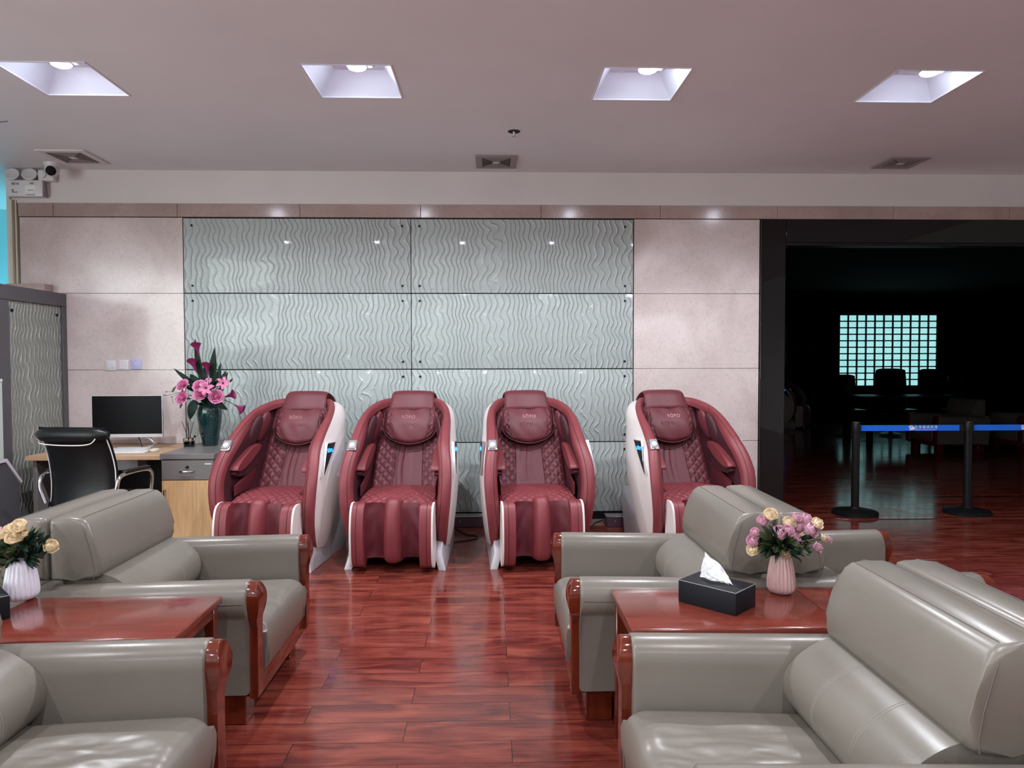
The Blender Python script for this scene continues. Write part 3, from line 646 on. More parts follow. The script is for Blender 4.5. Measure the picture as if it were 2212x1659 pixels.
def massage_chair(loc, rz, label, group):
    t = empty('massage_chair', loc, rz, label, 'massage chair', group)
    NT = 44
    # outer shell
    bm = bmesh.new(); rings = []
    for i in range(NT+1):
        tt = i/NT; yf, zf, yb, zb, wd = sh(tt); ring = []
        for k in range(41):
            a = (k/40*2-1)*PI/2; sx = math.copysign(abs(math.sin(a))**.55, math.sin(a)); v = max(0, math.cos(a))**.55
            bulge = .022*math.sin(PI*min(1, v*1.3))*(1-tt)
            ring.append(Vector((sx*(wd+bulge), yf+(yb-yf)*v, zf+(zb-zf)*v)))
        rings.append(ring)
    loft(bm, rings, False, False); face(bm, [v for v in bm.verts[:41]]) if False else None
    obj('outer_shell', bm, M['shell'], t)
    # padded rim and lining
    bm = bmesh.new(); rings = []
    prof = [(0, 0), (-.003, .012), (-.014, .022), (-.035, .027), (-.060, .024), (-.080, .014), (-.090, -.004), (-.093, -.03)]
    for i in range(NT+1):
        tt = i/NT; yf, zf, yb, zb, wd = sh(tt); n_, T_ = fdir(tt); wi = wd-.093; sc = (1 if tt > .12 else .72+.28*tt/.12)*(1-.42*max(0, min(1, (tt-.58)/.2)))
        half = []
        for dx, dn in prof: half.append((wd+dx*sc, yf+n_.x*dn, zf+n_.y*dn))
        L_ = math.hypot(yb-yf, zb-zf); v0 = .03/L_
        for k in range(1, 12):
            a = PI/2*(1-k/12); v = v0+(1-v0-.06/max(L_, .12))*max(0, math.cos(a))**.6; s = max(0, math.sin(a))**.6
            half.append((max(wd-.093*sc, .02)*s, yf+(yb-yf)*v, zf+(zb-zf)*v))
        ring = [Vector((-x, y, z)) for x, y, z in half]+[Vector((0, yf+(yb-yf)*.9, zf+(zb-zf)*.9))]+[Vector((x, y, z)) for x, y, z in reversed(half)]
        rings.append(ring)
    npf = len(prof)
    loft(bm, [r_[:npf] for r_ in rings], False, False); loft(bm, [r_[-npf:] for r_ in rings], False, False); face(bm, [bm.verts.new(p) for p in rings[-1]])
    obj('padded_rim', bm, M['red'], t)
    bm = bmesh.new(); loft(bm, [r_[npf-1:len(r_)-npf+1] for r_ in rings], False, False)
    obj('inner_lining', bm, M['reddark'], t)  # shade of the hood cavity put into the darker red
    # stitched seam along rim
    for s in (-1, 1):
        pts = []
        for i in range(4, 36):
            tt = i/44; yf, zf, yb, zb, wd = sh(tt); n_, T_ = fdir(tt); pts.append((s*(wd-.062), yf+n_.x*.0245, zf+n_.y*.0245))
        bm = bmesh.new(); tube(bm, pts, .0016, 5); obj('seam', bm, M['piping'], t)
    # back cushion, quilted at the sides
    def bf(u, v):
        x = (u-.5)*(.53-.05*v); cv = (2*u-1)**2
        return Vector((x, .03+.30*v-.035*cv+.02*math.sin(v*PI), .44+.64*v-.01*cv))
    def bd(u, v):
        e = abs(2*u-1)
        if e > .42: return quilt(u, v, .53, .64, .062, .010)
        return .004+.004*math.sin(u*70+3*math.sin(v*6))*math.exp(-((u-.42)/.1)**2)*math.sin(v*PI)+.004*(1-(e/.42)**2)
    bm = bmesh.new(); pad(bm, bf, 84, 90, .05, bd, .06, .02); bk = obj('back_cushion', bm, M['red2'], t)
    for u in (.285, .715):
        bm = bmesh.new(); tube(bm, [bf(u+.02*math.sin(v*3)*(1 if u < .5 else -1), v)+Vector((0, -.006, .003)) for v in [k/20 for k in range(1, 20)]], .002, 5); obj('piping', bm, M['piping'], bk)
    # seat cushion
    def sf(u, v):
        x = (u-.5)*(.56-.03*v); y = -.405+.46*v; z = .485-.03*(1-v)**4*2.2+.006*math.sin(v*PI)-.02*(2*u-1)**4
        return Vector((x, y, z))
    bm = bmesh.new(); pad(bm, sf, 80, 64, .05, lambda u, v: quilt(u, v, .56, .46, .062, .010), .06, .02); st = obj('seat_cushion', bm, M['red'], t)
    bm = bmesh.new(); tube(bm, [sf(u, 0)+Vector((0, -.003, -.014-.008*math.sin(u*PI))) for u in [k/24 for k in range(25)]], .006, 7); obj('piping', bm, M['piping'], st)
    box('seat_pan', -.26, .26, -.36, .05, .34, .44, M['reddark'], t, .02, 2)
    # head pillow
    def pf(u, v):
        wv = .150+.052*(1-(1-min(v/.45, 1))**2.5)
        if v > .8: wv -= .03*((v-.8)/.2)**2
        x = (u-.5)*2*wv; cv = (2*u-1)**2
        z = .785+.285*v+.040*cv*(1-v)**2-.012*(1-cv)*v**3*math.exp(-((u-.5)/.12)**2)
        return Vector((x, .135+.155*v+.02*cv-.03*math.sin(v*PI), z))
    def pdt(u, v):
        e = abs(2*u-1)
        base = .012*math.sin(v*PI)**.5*(1-e**4)+.0035*math.sin(u*21+9*v)*math.sin(v*5)*.7
        if e > .74: base = quilt(u, v, .4, .27, .05, .008)
        return base
    bm = bmesh.new(); pad(bm, pf, 60, 44, .045, pdt, .1, .02); pl = obj('head_pillow', bm, M['red2'], t)
    rim = [pf(u, 0) for u in [k/20 for k in range(21)]]
    rim = [pf(0, v) for v in [1-k/16 for k in range(16)]]+rim+[pf(1, v) for v in [k/16 for k in range(1, 17)]]
    bm = bmesh.new(); tube(bm, [p+Vector((0, .004, -.003)) for p in rim], .005, 6); obj('piping', bm, M['piping'], pl)
    bm = bmesh.new()
    for s in (-1, 1): tube(bm, [pf(.5+s*(.37-.03*(1-v)), v)+Vector((0, -.010, 0)) for v in [.06+k*.05 for k in range(18)]], .0022, 5)
    tube(bm, [pf(.13+.74*k/24, .93-.06*math.exp(-((k-12)/4)**2))+Vector((0, -.012, .0)) for k in range(25)], .0025, 5)
    obj('seam', bm, M['piping'], pl)
    # letters pressed on the pillow
    T = Matrix.Translation((.0, .128, .985)) @ Matrix.Rotation(R(60), 4, 'X')
    text_mesh('lettering', 'S\u00d4FO', .036, M['emboss'], pl, T, .0015, 1.15)
    # flap over the top
    fp = cr([(0, .245, 1.04), (0, .275, 1.10), (0, .315, 1.160), (0, .375, 1.172), (0, .46, 1.125), (0, .50, 1.03)], 5); nf = len(fp)-1
    def ff(u, v):
        f = v*nf; i = min(int(f), nf-1); p = fp[i].lerp(fp[i+1], f-i); wv = .178-.014*math.sin(v*PI)
        return Vector(((u-.5)*2*wv, p.y+.018*(2*u-1)**2, p.z-.014*(2*u-1)**4-.006*math.exp(-((u-.55)/.12)**2)*math.sin(min(1, v*2)*PI)))
    bm = bmesh.new(); pad(bm, ff, 30, 26, .016, None, .08, .008); obj('pillow_flap', bm, M['red2'], t)
    # shoulder airbags
    for s in (-1, 1):
        for q, (x, y, z, sy) in enumerate(((.268, .005, .90, .055), (.245, .075, .925, .05))):
            bm = bmesh.new(); T = Matrix.Rotation(R(s*10), 4, 'Z') @ Matrix.Rotation(R(-28), 4, 'X') @ Matrix.Rotation(R(-s*8), 4, 'Y')
            ellipsoid(bm, (s*x*.93, y, z), (.020, sy, .115), T, 18, 14, .85)
            obj('shoulder_airbag', bm, M['red2'] if q else M['reddark'], t)
    # arm pads
    for s in (-1, 1):
        x0, x1 = (.228, .30)
        pr = cr2([(.03, .80), (-.08, .782), (-.22, .718), (-.295, .668), (-.29, .645), (-.20, .655), (-.07, .705), (.04, .765)], 5, True)
        bm = bmesh.new(); prism(bm, pr, 'x', s*x0, s*x1, .012, 3); ap = obj('arm_pad', bm, M['red'], t)
        pr = cr2([(.04, .755), (-.06, .70), (-.20, .652), (-.285, .64), (-.28, .61), (-.16, .60), (-.02, .64), (.05, .70)], 5, True)
        bm = bmesh.new(); prism(bm, pr, 'x', s*(x0+.02), s*x1, .012, 3); obj('forearm_cushion', bm, M['reddark'], ap)
    # hip side cloth
    for s in (-1, 1):
        bm = bmesh.new()
        def hf(u, v, s=s): return Vector((s*(.285-.03*v*u-.03*(1-u)), -.30+.33*u, .47+.17*v*(.45+.55*u)))
        pad(bm, hf, 14, 10, -.012*s, None, .1, .004); obj('side_flap', bm, M['red2'], t)
    # legrest
    lg = empty('legrest', (0, 0, 0)); lg.parent = t
    side = cr2([(-.415, .445), (-.455, .462), (-.50, .452), (-.535, .40), (-.555, .28), (-.55, .14), (-.525, .06), (-.48, .035), (-.42, .045), (-.40, .12), (-.40, .30)], 5, True)
    for s in (-1, 1):
        bm = bmesh.new(); prism(bm, side, 'x', s*.185, s*.262, .018, 4); obj('calf_pad', bm, M['red'], lg)
        bm = bmesh.new(); prism(bm, [(y-.002, z) for y, z in side], 'x', s*.263, s*.276, .004, 2); obj('side_cover', bm, M['shell'], lg)
        bm = bmesh.new(); tube(bm, [(s*.232, y-.0015, z) for y, z in side[4:32]], .0016, 5); obj('seam', bm, M['piping'], lg)
    cen = cr2([(-.40, .475), (-.45, .492), (-.495, .478), (-.53, .41), (-.548, .28), (-.54, .15), (-.515, .08), (-.47, .06), (-.42, .07), (-.40, .2)], 5, True)
    rings = []
    for k in range(9):
        x = -.058+.116*k/8; e = (abs(x)/.058); s_ = 1-.42*e**3
        cy, cz = -.43, .26
        rings.append([Vector((x*(1+.18*(.5-min(1, z/.5))), cy+(y-cy)*s_ if y < cy else y, cz+(z-cz)*(1-.10*e**3))) for y, z in cen])
    bm = bmesh.new(); loft(bm, rings); obj('calf_divider', bm, M['red'], lg)
    for s in (-1, 1):
        def tf(u, v, s=s):
            return Vector((s*(.05+.145*u), -.455-.018*math.sin(v*PI)+.04*math.sin(u*PI), .085+.37*v))
        bm = bmesh.new(); pad(bm, tf, 12, 16, .02*s, lambda u, v: .003*math.sin(u*9+v*14), .1, .006); obj('calf_trough', bm, M['red2'], lg)
    box('legrest_core', -.255, .255, -.42, -.37, .10, .42, M['reddark'], lg, .01, 1)
    # base
    for s in (-1, 1):
        bm = bmesh.new(); prism(bm, [(-.425, 0), (-.40, .10), (-.36, .17), (-.30, .21), (.02, .30), (.26, .44), (.37, .42), (.42, .30), (.34, .06), (.30, 0)], 'x', s*.262, s*.315, .006, 2)
        for v in bm.verts:
            if v.co.z < .1 and v.co.y < -.2: v.co.x += s*.03*(1-v.co.z/.1)
        obj('base_skid', bm, M['base'], t)
    box('underbody', -.262, .262, -.30, .34, .03, .15, M['under'], t, .01, 1)
    # remote pod on the sitter's right arm
    tt = .548; yf, zf, yb, zb, wd = sh(tt); n_, T_ = fdir(tt)
    X = Vector((1, 0, 0)); Tv = Vector((0, T_.x, T_.y)); Nv = Vector((0, n_.x, n_.y))
    B = Matrix(((X.x, Tv.x, Nv.x, -(wd-.042)), (X.y, Tv.y, Nv.y, yf+n_.x*.024), (X.z, Tv.z, Nv.z, zf+n_.y*.024), (0, 0, 0, 1)))
    bm = bmesh.new(); rbox(bm, -.036, .036, -.048, .048, -.01, .010, .009, 3, B); rp = obj('control_pod', bm, M['chrome'], t)
    bm = bmesh.new(); rbox(bm, -.028, .028, -.038, .038, .008, .015, .005, 2, B); obj('control_face', bm, M['vent'], rp)
    bm = bmesh.new(); ellipsoid(bm, (0, 0, 0), (.020, .024, .014), None, 14, 8)
    for v in bm.verts: v.co = B @ (v.co+Vector((0, -.008, .014)))
    obj('control_dial', bm, M['white'], rp)
    # triangular display on each flank
    for s in (-1, 1):
        P = [shell_pt(.575, .045, s), shell_pt(.555, .26, s), shell_pt(.40, .05, s)]
        P = [p+Vector((s*.026, 0, 0)) for p in P]
        c = (P[0]+P[1]+P[2])/3; n = (P[1]-P[0]).cross(P[2]-P[0]).normalized()
        if n.x*s < 0: n = -n
        bm = bmesh.new(); lo_ = [bm.verts.new(c+(p-c)*1.10-n*.02) for p in P]; hi = [bm.verts.new(c+(p-c)*1.08+n*.000) for p in P]
        face(bm, lo_); face(bm, hi)
        for i in range(3): face(bm, [lo_[i], lo_[(i+1) % 3], hi[(i+1) % 3], hi[i]])
        fr = obj('display_frame', bm, M['chrome'], t)
        bm = bmesh.new(); lo_ = [bm.verts.new(p-n*.01) for p in P]; hi = [bm.verts.new(p+n*.002) for p in P]
        face(bm, lo_); face(bm, hi)
        for i in range(3): face(bm, [lo_[i], lo_[(i+1) % 3], hi[(i+1) % 3], hi[i]])
        obj('display_glass', bm, M['screen'], fr)
        xd = (P[1]-P[0]).normalized()*s; zd = n; yd = zd.cross(xd)
        o_ = P[0]*.40+P[1]*.36+P[2]*.24+n*.003
        B2 = Matrix(((xd.x, yd.x, zd.x, o_.x), (xd.y, yd.y, zd.y, o_.y), (xd.z, yd.z, zd.z, o_.z), (0, 0, 0, 1)))
        text_mesh('lettering', 'S\u00d4FO', .034, M['lcd'], fr, B2, .0008, 1.0)
    return t
mc = massage_chair((-1.47, 5.22, 0), R(-9), 'wine-red massage chair with pearl sides beside the cabinet, leftmost in the row', 'massage chairs along the glass wall')
dup(mc, (-.625, 5.22, 0), R(-3.5), 'wine-red massage chair directly left of the wide gap in the middle of the row')
dup(mc, (.295, 5.24, 0), R(5), 'wine-red massage chair directly right of the wide gap in the middle of the row')
dup(mc, (1.395, 5.25, 0), R(8), 'wine-red massage chair in front of the beige stone wall, rightmost in the row')
dup(mc, (6.1, 15.0, 0), R(50), 'massage chair in shadow inside the dark room with a faint blue light', 'massage chair in the dark room')

# ------------------------------------------------------------------ leather armchair (faces +X, back plane at x=0)
def wrinkle(x, y):
    r = math.hypot((x-.56)/.26, (y+.02)/.20)
    w_ = math.exp(-r**4)
    n = noise.noise(Vector((x*7, y*22, 3.1)))+.5*noise.noise(Vector((x*16, y*50, 1.7)))
    ring = math.exp(-((r-1.0)/.16)**2)*.004
    return w_*n*.0065 - w_*.006 + ring
def armchair(loc, rz, label, group):
    t = empty('leather_armchair', loc, rz, label, 'armchair', group)
    # seat cushion: fine grid top with sat-in creases
    bm = bmesh.new()
    x0, x1, hw, z0, z1 = .20, .815, .292, .175, .385
    nx, ny = 70, 70
    def top(u, v):
        x = x0+(x1-x0)*u; y = -hw+2*hw*v; k = 1
        ex = max(0, (u-.88)/.12); ey = max(0, abs(2*v-1)-.86)/.14
        d = min(1, math.hypot(ex, ey)); drop = .045*(1-math.sqrt(max(0, 1-d*d)))
        z = z1+.012*math.sin(v*PI)*math.sin(u*PI)-drop+wrinkle(x, y)-.025*(1-u)
        return Vector((x-(.012 if ey > .9 else 0)*0, y, z))
    G = [[bm.verts.new(top(i/nx, j/ny)) for i in range(nx+1)] for j in range(ny+1)]
    for j in range(ny):
        for i in range(nx): face(bm, [G[j][i], G[j][i+1], G[j+1][i+1], G[j+1][i]])
    rim = G[0]+[G[j][nx] for j in range(1, ny+1)]+list(reversed(G[ny][:-1]))+[G[j][0] for j in range(ny-1, 0, -1)]
    lv = []
    for zz, off in ((z1-.07, .006), (z1-.12, .004), (z0+.02, -.006), (z0, -.018)):
        row = []
        for q in rim:
            dx = off if q.co.x > x1-.01 else 0; dy = (off if abs(q.co.y) > hw-.005 else 0)*(1 if q.co.y > 0 else -1)*.5
            row.append(bm.verts.new((q.co.x+dx, q.co.y+dy, zz)))
        lv.append(row)
    prev = rim
    for row in lv:
        for i in range(len(row)): face(bm, [prev[i], row[i], row[(i+1) % len(row)], prev[(i+1) % len(row)]])
        prev = row
    face(bm, prev)
    s_ = obj('seat_cushion', bm, M['leather'], t, ang=50)
    bm = bmesh.new()
    for y in (-hw+.03, hw-.03): tube(bm, [(x1-.012, y*1.02, z1-.05), (x1+.004, y*1.02, z1-.10), (x1+.001, y*1.02, z0+.03)], .0025, 6)
    obj('piping', bm, M['leather_dark'], s_)
    # lumbar cushion
    lp = cr2([(.03, .40), (.03, .56), (.12, .585), (.20, .575), (.265, .545), (.315, .50), (.335, .45), (.325, .395), (.28, .355), (.18, .34)], 5, True)
    bm = bmesh.new(); prism(bm, lp, 'y', -.296, .296, .03, 5); l_ = obj('lumbar_cushion', bm, M['leather'], t, ang=60)
    for y in (-.11, -.10, .10, .11):
        bm = bmesh.new(); tube(bm, [(x, y, z) for x, z in lp[8:38]], .0011, 5); obj('stitching', bm, M['stitch'], l_)
    # head cushion
    hp = [(.006, .562), (.10, .560), (.165, .562), (.192, .575), (.200, .60), (.196, .64), (.180, .70), (.160, .755), (.146, .782), (.125, .797), (.08, .802), (.03, .802), (.010, .797), (.004, .785)]
    bm = bmesh.new(); prism(bm, hp, 'y', -.325, .325, .024, 5); h_ = obj('head_cushion', bm, M['leather'], t, ang=60)
    bm = bmesh.new(); tube(bm, [(.118, -.30, .799), (.118, .30, .799)], .0014, 6)
    for y in (-.3255, .3255): tube(bm, [(.118, y*.93, .798), (.122, y*.985, .785), (.14, y*1.0015, .75), (.165, y*1.0015, .66), (.175, y*1.0015, .60), (.17, y*.99, .567)], .0014, 6)
    obj('seam', bm, M['leather_dark'], h_)
    # arms
    for s in (-1, 1):
        ap = [(.297, .16), (.297, .49), (.302, .525), (.318, .548), (.342, .559), (.372, .560), (.400, .552), (.420, .533), (.430, .508), (.430, .482), (.422, .455), (.408, .437), (.402, .425), (.402, .14), (.30, .14)]
        bm = bmesh.new(); prism(bm, [(s*y, z) for y, z in ap], 'x', .004, .782, .012, 3)
        for v in bm.verts: v.co.z += .02*(v.co.x-.4)*max(0, min(1, (v.co.z-.3)/.2))
        a_ = obj('arm', bm, M['leather'], t, ang=50)
        bm = bmesh.new(); tube(bm, [(.01, s*.4315, .475), (.40, s*.4315, .487), (.77, s*.4315, .497)], .0018, 6); obj('seam', bm, M['leather_dark'], a_)
        wp = cr2([(.325, .12), (.325, .38), (.318, .44), (.312, .50), (.325, .545), (.360, .565), (.398, .553), (.416, .515), (.410, .455), (.392, .41), (.385, .37), (.385, .12)], 4)
        bm = bmesh.new(); prism(bm, [(s*y, z) for y, z in wp], 'x', .776, .812, .012, 4)
        for v in bm.verts:
            if v.co.x > .79 and v.co.z > .42: v.co.x += .014*math.sin(min(1, (v.co.z-.42)/.14)*PI)
        obj('wooden_arm_front', bm, M['wood_red'], a_)
    box('front_rail', .772, .802, -.33, .33, .105, .178, M['wood_red'], t, .006, 2)
    box('underframe', .03, .765, -.33, .33, .10, .165, M['under'], t, .005, 1)
    box('back_panel', .002, .05, -.40, .40, .13, .56, M['leather'], t, .006, 2)
    box('seat_support', .05, .76, -.296, .296, .15, .19, M['under'], t)
    for (x, y) in ((.70, .30), (.70, -.30), (.09, .30), (.09, -.30)): box('leg', x-.052, x+.052, y-.05, y+.05, 0, .142, M['wood_red'], t, .004, 1)
    return t
AG = 'grey leather armchairs in back-to-back pairs'
ac = armchair((-1.70, 3.10, 0), 0, 'grey leather armchair facing right behind the left side table, in front of the office chair', AG)
# far arm sits a little beyond, so the head cushion is off-centre towards the viewer
dup(ac, (-1.704, 3.10, 0), PI, 'grey leather armchair facing left behind the cream flowers at the left margin')
dup(ac, (-1.625, 1.79, 0), 0, 'grey leather armchair facing right in the lower left corner, in front of the left table')
dup(ac, (1.115, 3.09, 0), PI, 'grey leather armchair facing left behind the tissue box on the right table')
dup(ac, (1.119, 3.09, 0), 0, 'grey leather armchair facing right behind the pink vase, only its arms and head cushion showing')
dup(ac, (1.20, 1.785, 0), PI, 'large grey leather armchair facing left in the lower right corner')
dup(ac, (1.204, 1.785, 0), 0, 'grey leather armchair facing right at the lower right margin, only its head cushion showing')
# dark room lounge chairs
dup(ac, (7.45, 10.9, 0), PI, 'dim leather armchair facing left inside the dark room behind the barrier', 'armchairs in the dark room')
dup(ac, (8.75, 10.9, 0), PI, 'dim leather armchair inside the dark room near the right margin', 'armchairs in the dark room')

# ------------------------------------------------------------------ side tables
def side_table(loc, label, group='red wooden side tables between the armchairs'):
    t = empty('side_table', loc, 0, label, 'side table', group); z = .545
    w_, d_ = .69, .41
    bm = bmesh.new(); rbox(bm, 0, w_, 0, d_, z-.028, z, .006, 3); obj('table_top', bm, M['table'], t)
    bm = bmesh.new()
    for q in ((.02, w_-.02, .018, .034), (.02, w_-.02, d_-.034, d_-.018)): rbox(bm, q[0], q[1], q[2], q[3], z-.07, z-.028, .002, 1)
    for q in ((.018, .034, .02, d_-.02), (w_-.034, w_-.018, .02, d_-.02)): rbox(bm, q[0], q[1], q[2], q[3], z-.07, z-.028, .002, 1)
    obj('apron', bm, M['table'], t)
    box('shelf', .02, w_-.02, .02, d_-.02, z-.20, z-.18, M['table'], t, .003, 1)
    for x in (.012, w_-.052):
        for y in (.012, d_-.052): box('leg', x, x+.04, y, y+.04, 0, z-.028, M['wood_red'], t, .004, 1)
    return t
tb = side_table((-1.675, 2.22, 0), 'red lacquered side table at left, holding the white vase and black tissue box')
dup(tb, (.445, 2.245, 0), 0, 'red lacquered side table at right, holding the pink vase and tissue box')
dup(tb, (1.137, 2.245, 0), 0, 'red side table joined to the right of the pink vase table, mostly hidden')

# ------------------------------------------------------------------ tissue boxes
def tissue_box(loc, rz, label, tissue, tlabel):
    t = empty('tissue_box', loc, rz, label, 'tissue box')
    bm = bmesh.new(); rbox(bm, -.11, .11, -.0725, .0725, 0, .078, .003, 2); obj('box_body', bm, M['boxblk'], t)
    bm = bmesh.new()
    for q in (((-.108, -.0715, .0775), (.108, -.0715, .0775)), ((.109, -.0715, .0775), (.109, .0715, .0775))): tube(bm, q, .0013, 5)
    obj('worn_edge', bm, M['edge'], t)
    bm = bmesh.new(); lathe(bm, [(.001, .0), (.03, 0), (.033, .0015), (.001, .0018)], 24, (0, 0, .0775), Matrix.Diagonal((1.9, .75, 1, 1))); obj('slot', bm, M['under'], t)
    if tissue:
        o = empty('tissue', Vector(loc)+Vector((0, 0, .0795)), rz, tlabel, 'tissue')
        bm = bmesh.new()
        def tf(u, v):
            x = -.066+.132*u; pk = .088*min(1, u/.10+.15)**.5*(1-.95*max(0, (u-.30)/.70)**1.1)+.003*math.sin(u*14)
            y = .016*math.sin(u*7+v*2.5)*v+.007*math.sin(u*17)*(1-v)+.02*(v-.3)*v
            return Vector((x*(1-.22*v)-.012*v, y, pk*v+.0015))
        pad(bm, tf, 36, 20, .0015, lambda u, v: .003*noise.noise(Vector((u*7, v*5, 2)))*2, .02, .0005)
        obj('tissue_sheet', bm, M['tissue'], o, ang=25)
        bm = bmesh.new()
        def tf2(u, v):
            x = -.062+.115*u; pk = .070*min(1, u/.15+.1)**.5*(1-.95*max(0, (u-.35)/.65))+.003
            return Vector((x*(1-.2*v)-.015*v, -.017*math.sin(u*PI)*(.3+v)*(1.2-v)+.006*math.sin(u*11+v), pk*v+.0015))
        pad(bm, tf2, 30, 16, .0015, lambda u, v: .003*noise.noise(Vector((u*9, v*6, 5)))*2, .02, .0005)
        obj('tissue_fold', bm, M['tissue'], o, ang=25)
tissue_box((.79, 2.478, .545), R(-46), 'black leatherette tissue box with white tissue on the right table', True, 'crumpled white tissue standing out of the right-hand tissue box')
tissue_box((-1.735, 2.445, .545), R(-46), 'black tissue box cut by the left margin, beside the white ribbed vase', False, '')

# ------------------------------------------------------------------ vases and small bouquets
def ribbed_vase(loc, m, label, h=.155):
    prof = [(.001, 0), (.032, 0), (.044, .012), (.047, .03), (.044, .07), (.039, .105), (.034, .128), (.026, .142), (.0235, .148), (.0245, h), (.021, h), (.020, .13), (.001, .12)]
    def fl(a, k): return .085*abs(math.cos(a*10))*max(0, min(1, (k-.02)*8))*max(0, min(1, (.72-k)*8))
    bm = bmesh.new(); lathe(bm, [(r, z) for r, z in cr2(prof[:10], 3)]+prof[10:], 120, (0, 0, 0), None, fl)
    o = obj('ribbed_vase', bm, m, ang=60); o.location = loc; tag(o, label, 'vase'); return o
ribbed_vase((1.067, 2.595, .545), M['pinkv'], 'pink ribbed ceramic vase on the right side table')
ribbed_vase((-1.70, 2.62, .545), M['whitev'], 'white ribbed ceramic vase on the left side table').scale = (1.12, 1.12, 1)
def frame(d, up=Vector((0, 0, 1))):
    z = Vector(d).normalized(); x = up.cross(z)
    if x.length < 1e-3: x = Vector((1, 0, 0)).cross(z)
    x.normalize(); y = z.cross(x); return Matrix((x, y, z)).transposed().to_4x4()
def cup_petals(bm, c, d, spec):   # spec rows: n, radius, height, spread, flare, z0
    Mx = Matrix.Translation(c) @ frame(d)
    for q, (n, R_, H_, sp, fl, z0) in enumerate(spec):
        for k in range(n):
            a0 = 2*PI*k/n+q*.9
            G = []
            for j in range(6):
                v = j/5; row = []
                for i in range(7):
                    u = i/3-1; a = a0+u*sp*(.35+.65*math.sin(v*PI*.62+.5)); rr = R_*(math.sin(v*PI/2)+fl*v**4)*(1+.06*u*u)+.0006*k; zz = z0+H_*(v**1.3)-H_*.22*u*u*v-fl*H_*.35*v**5
                    row.append(bm.verts.new(Mx @ Vector((rr*math.cos(a), rr*math.sin(a), zz))))
                G.append(row)
            for j in range(5):
                for i in range(6): face(bm, [G[j][i], G[j][i+1], G[j+1][i+1], G[j+1][i]])
def leaf(bm, base, tip, width, bend=.02, up=(0, -1, .3), n=8, tw=0):
    base = Vector(base); tip = Vector(tip); ax = tip-base; L_ = ax.length; ax.normalize(); s = ax.cross(Vector(up))
    s = s.normalized() if s.length > 1e-4 else ax.orthogonal().normalized()
    nn = s.cross(ax); rows = []
    for j in range(n+1):
        v = j/n; w_ = width*.5*(math.sin(PI*v**.75)**.8 if 0 < v < 1 else 0.02); c = base+ax*L_*v+nn*bend*math.sin(v*PI)
        s2 = (Matrix.Rotation(tw*v, 3, ax) @ s)
        rows.append([bm.verts.new(c-s2*w_+nn*w_*.25), bm.verts.new(c), bm.verts.new(c+s2*w_+nn*w_*.25)])
    for j in range(n):
        for i in range(2): face(bm, [rows[j][i], rows[j][i+1], rows[j+1][i+1], rows[j+1][i]])
def bouquet(vase, flowers, mname_label, sc, label, leafn, spread, seed):
    rnd = random.Random(seed)
    nx = Vector(vase)+Vector((0, 0, .145)); t = empty('ranunculus_bouquet', nx, 0, label, 'bouquet')
    for (p, r, kind) in flowers:
        p = Vector(p)-nx
        d = (p-Vector((0, .0, -.02))).normalized()+Vector((0, -.9, .15)); d.normalize()
        bm = bmesh.new()
        ellipsoid(bm, p-d*r*.1, (r*.80, r*.80, r*.72), frame(d), 14, 8)
        cup_petals(bm, p-d*r*.75, d, [(6, r*.98, r*1.15, .75, 0.05, 0), (5, r*.78, r*1.45, .8, -.12, 0), (4, r*.55, r*1.62, .9, -.2, 0), (3, r*.30, r*1.68, 1.0, -.2, .0)])
        fo = obj('flower', bm, M['rpink'] if kind == 'p' else M['rcream'], t, ang=60)
        if kind != 'p': fo['label'] = 'cream flower head'
        else: fo['label'] = 'pink flower head'
        bm = bmesh.new(); e_ = p-d*r*.8; tube(bm, cr([(0, 0, -.02), e_*.45+Vector((0, 0, .012)), e_], 4), .0016, 5); obj('stem', bm, M['stem'], t)
    for k in range(leafn):
        a = rnd.uniform(0, 2*PI); rr = rnd.uniform(.15, 1)*spread; z = rnd.uniform(.01, .10)
        b_ = Vector((math.cos(a)*rr*.55, math.sin(a)*rr*.4, z*.6)); tp = b_+Vector((math.cos(a)*rnd.uniform(.02, .05), math.sin(a)*.03-.01, rnd.uniform(-.03, .04)))
        bm = bmesh.new()
        for q in range(7):
            o_ = Vector((rnd.uniform(-.012, .012), rnd.uniform(-.012, .012), rnd.uniform(-.012, .012)))
            leaf(bm, b_+o_, tp+o_*2.2, rnd.uniform(.009, .019), .004, (rnd.uniform(-.5, .5), -1, rnd.uniform(-.3, .6)), 5)
        tube(bm, [(0, 0, -.01), b_*.6, b_, tp], .001, 4)
        obj('leaf_spray', bm, M['leaf'] if k % 2 else M['leaf2'], t)
    return t
rnd = random.Random(3)
fl = []
for x, y, r, k in ((1217, 190, 50, 'c'), (1148, 262, 42, 'p'), (1042, 397, 32, 'p'), (1035, 497, 45, 'p'), (1035, 605, 45, 'c'), (1290, 405, 52, 'p'), (1385, 385, 46, 'p'), (1450, 290, 50, 'c'), (1445, 450, 45, 'p'), (1530, 505, 42, 'p'),
                   (1575, 345, 46, 'p'), (1540, 225, 34, 'p'), (1680, 245, 48, 'p'), (1680, 370, 58, 'p'), (1612, 460, 48, 'c'), (1760, 300, 45, 'c'), (1735, 420, 36, 'p'), (1835, 585, 40, 'p'), (1380, 625, 50, 'c'), (1900, 480, 28, 'c'), (1955, 490, 24, 'p')):
    dy = -.045+.05*rnd.random() if 250 < y < 620 and 1200 < x < 1700 else rnd.uniform(-.03, .03)
    if y > 600 and x < 1500 and x > 1200: dy = -.02
    Yd = 2.63+dy; fl.append(((1.067+(x-1368)/5.53/1550*2.66, Yd-.035, 1.4-((1080+y/5.53)-780)/1550*Yd), 1.55*r/5.53/1550*2.66, k))
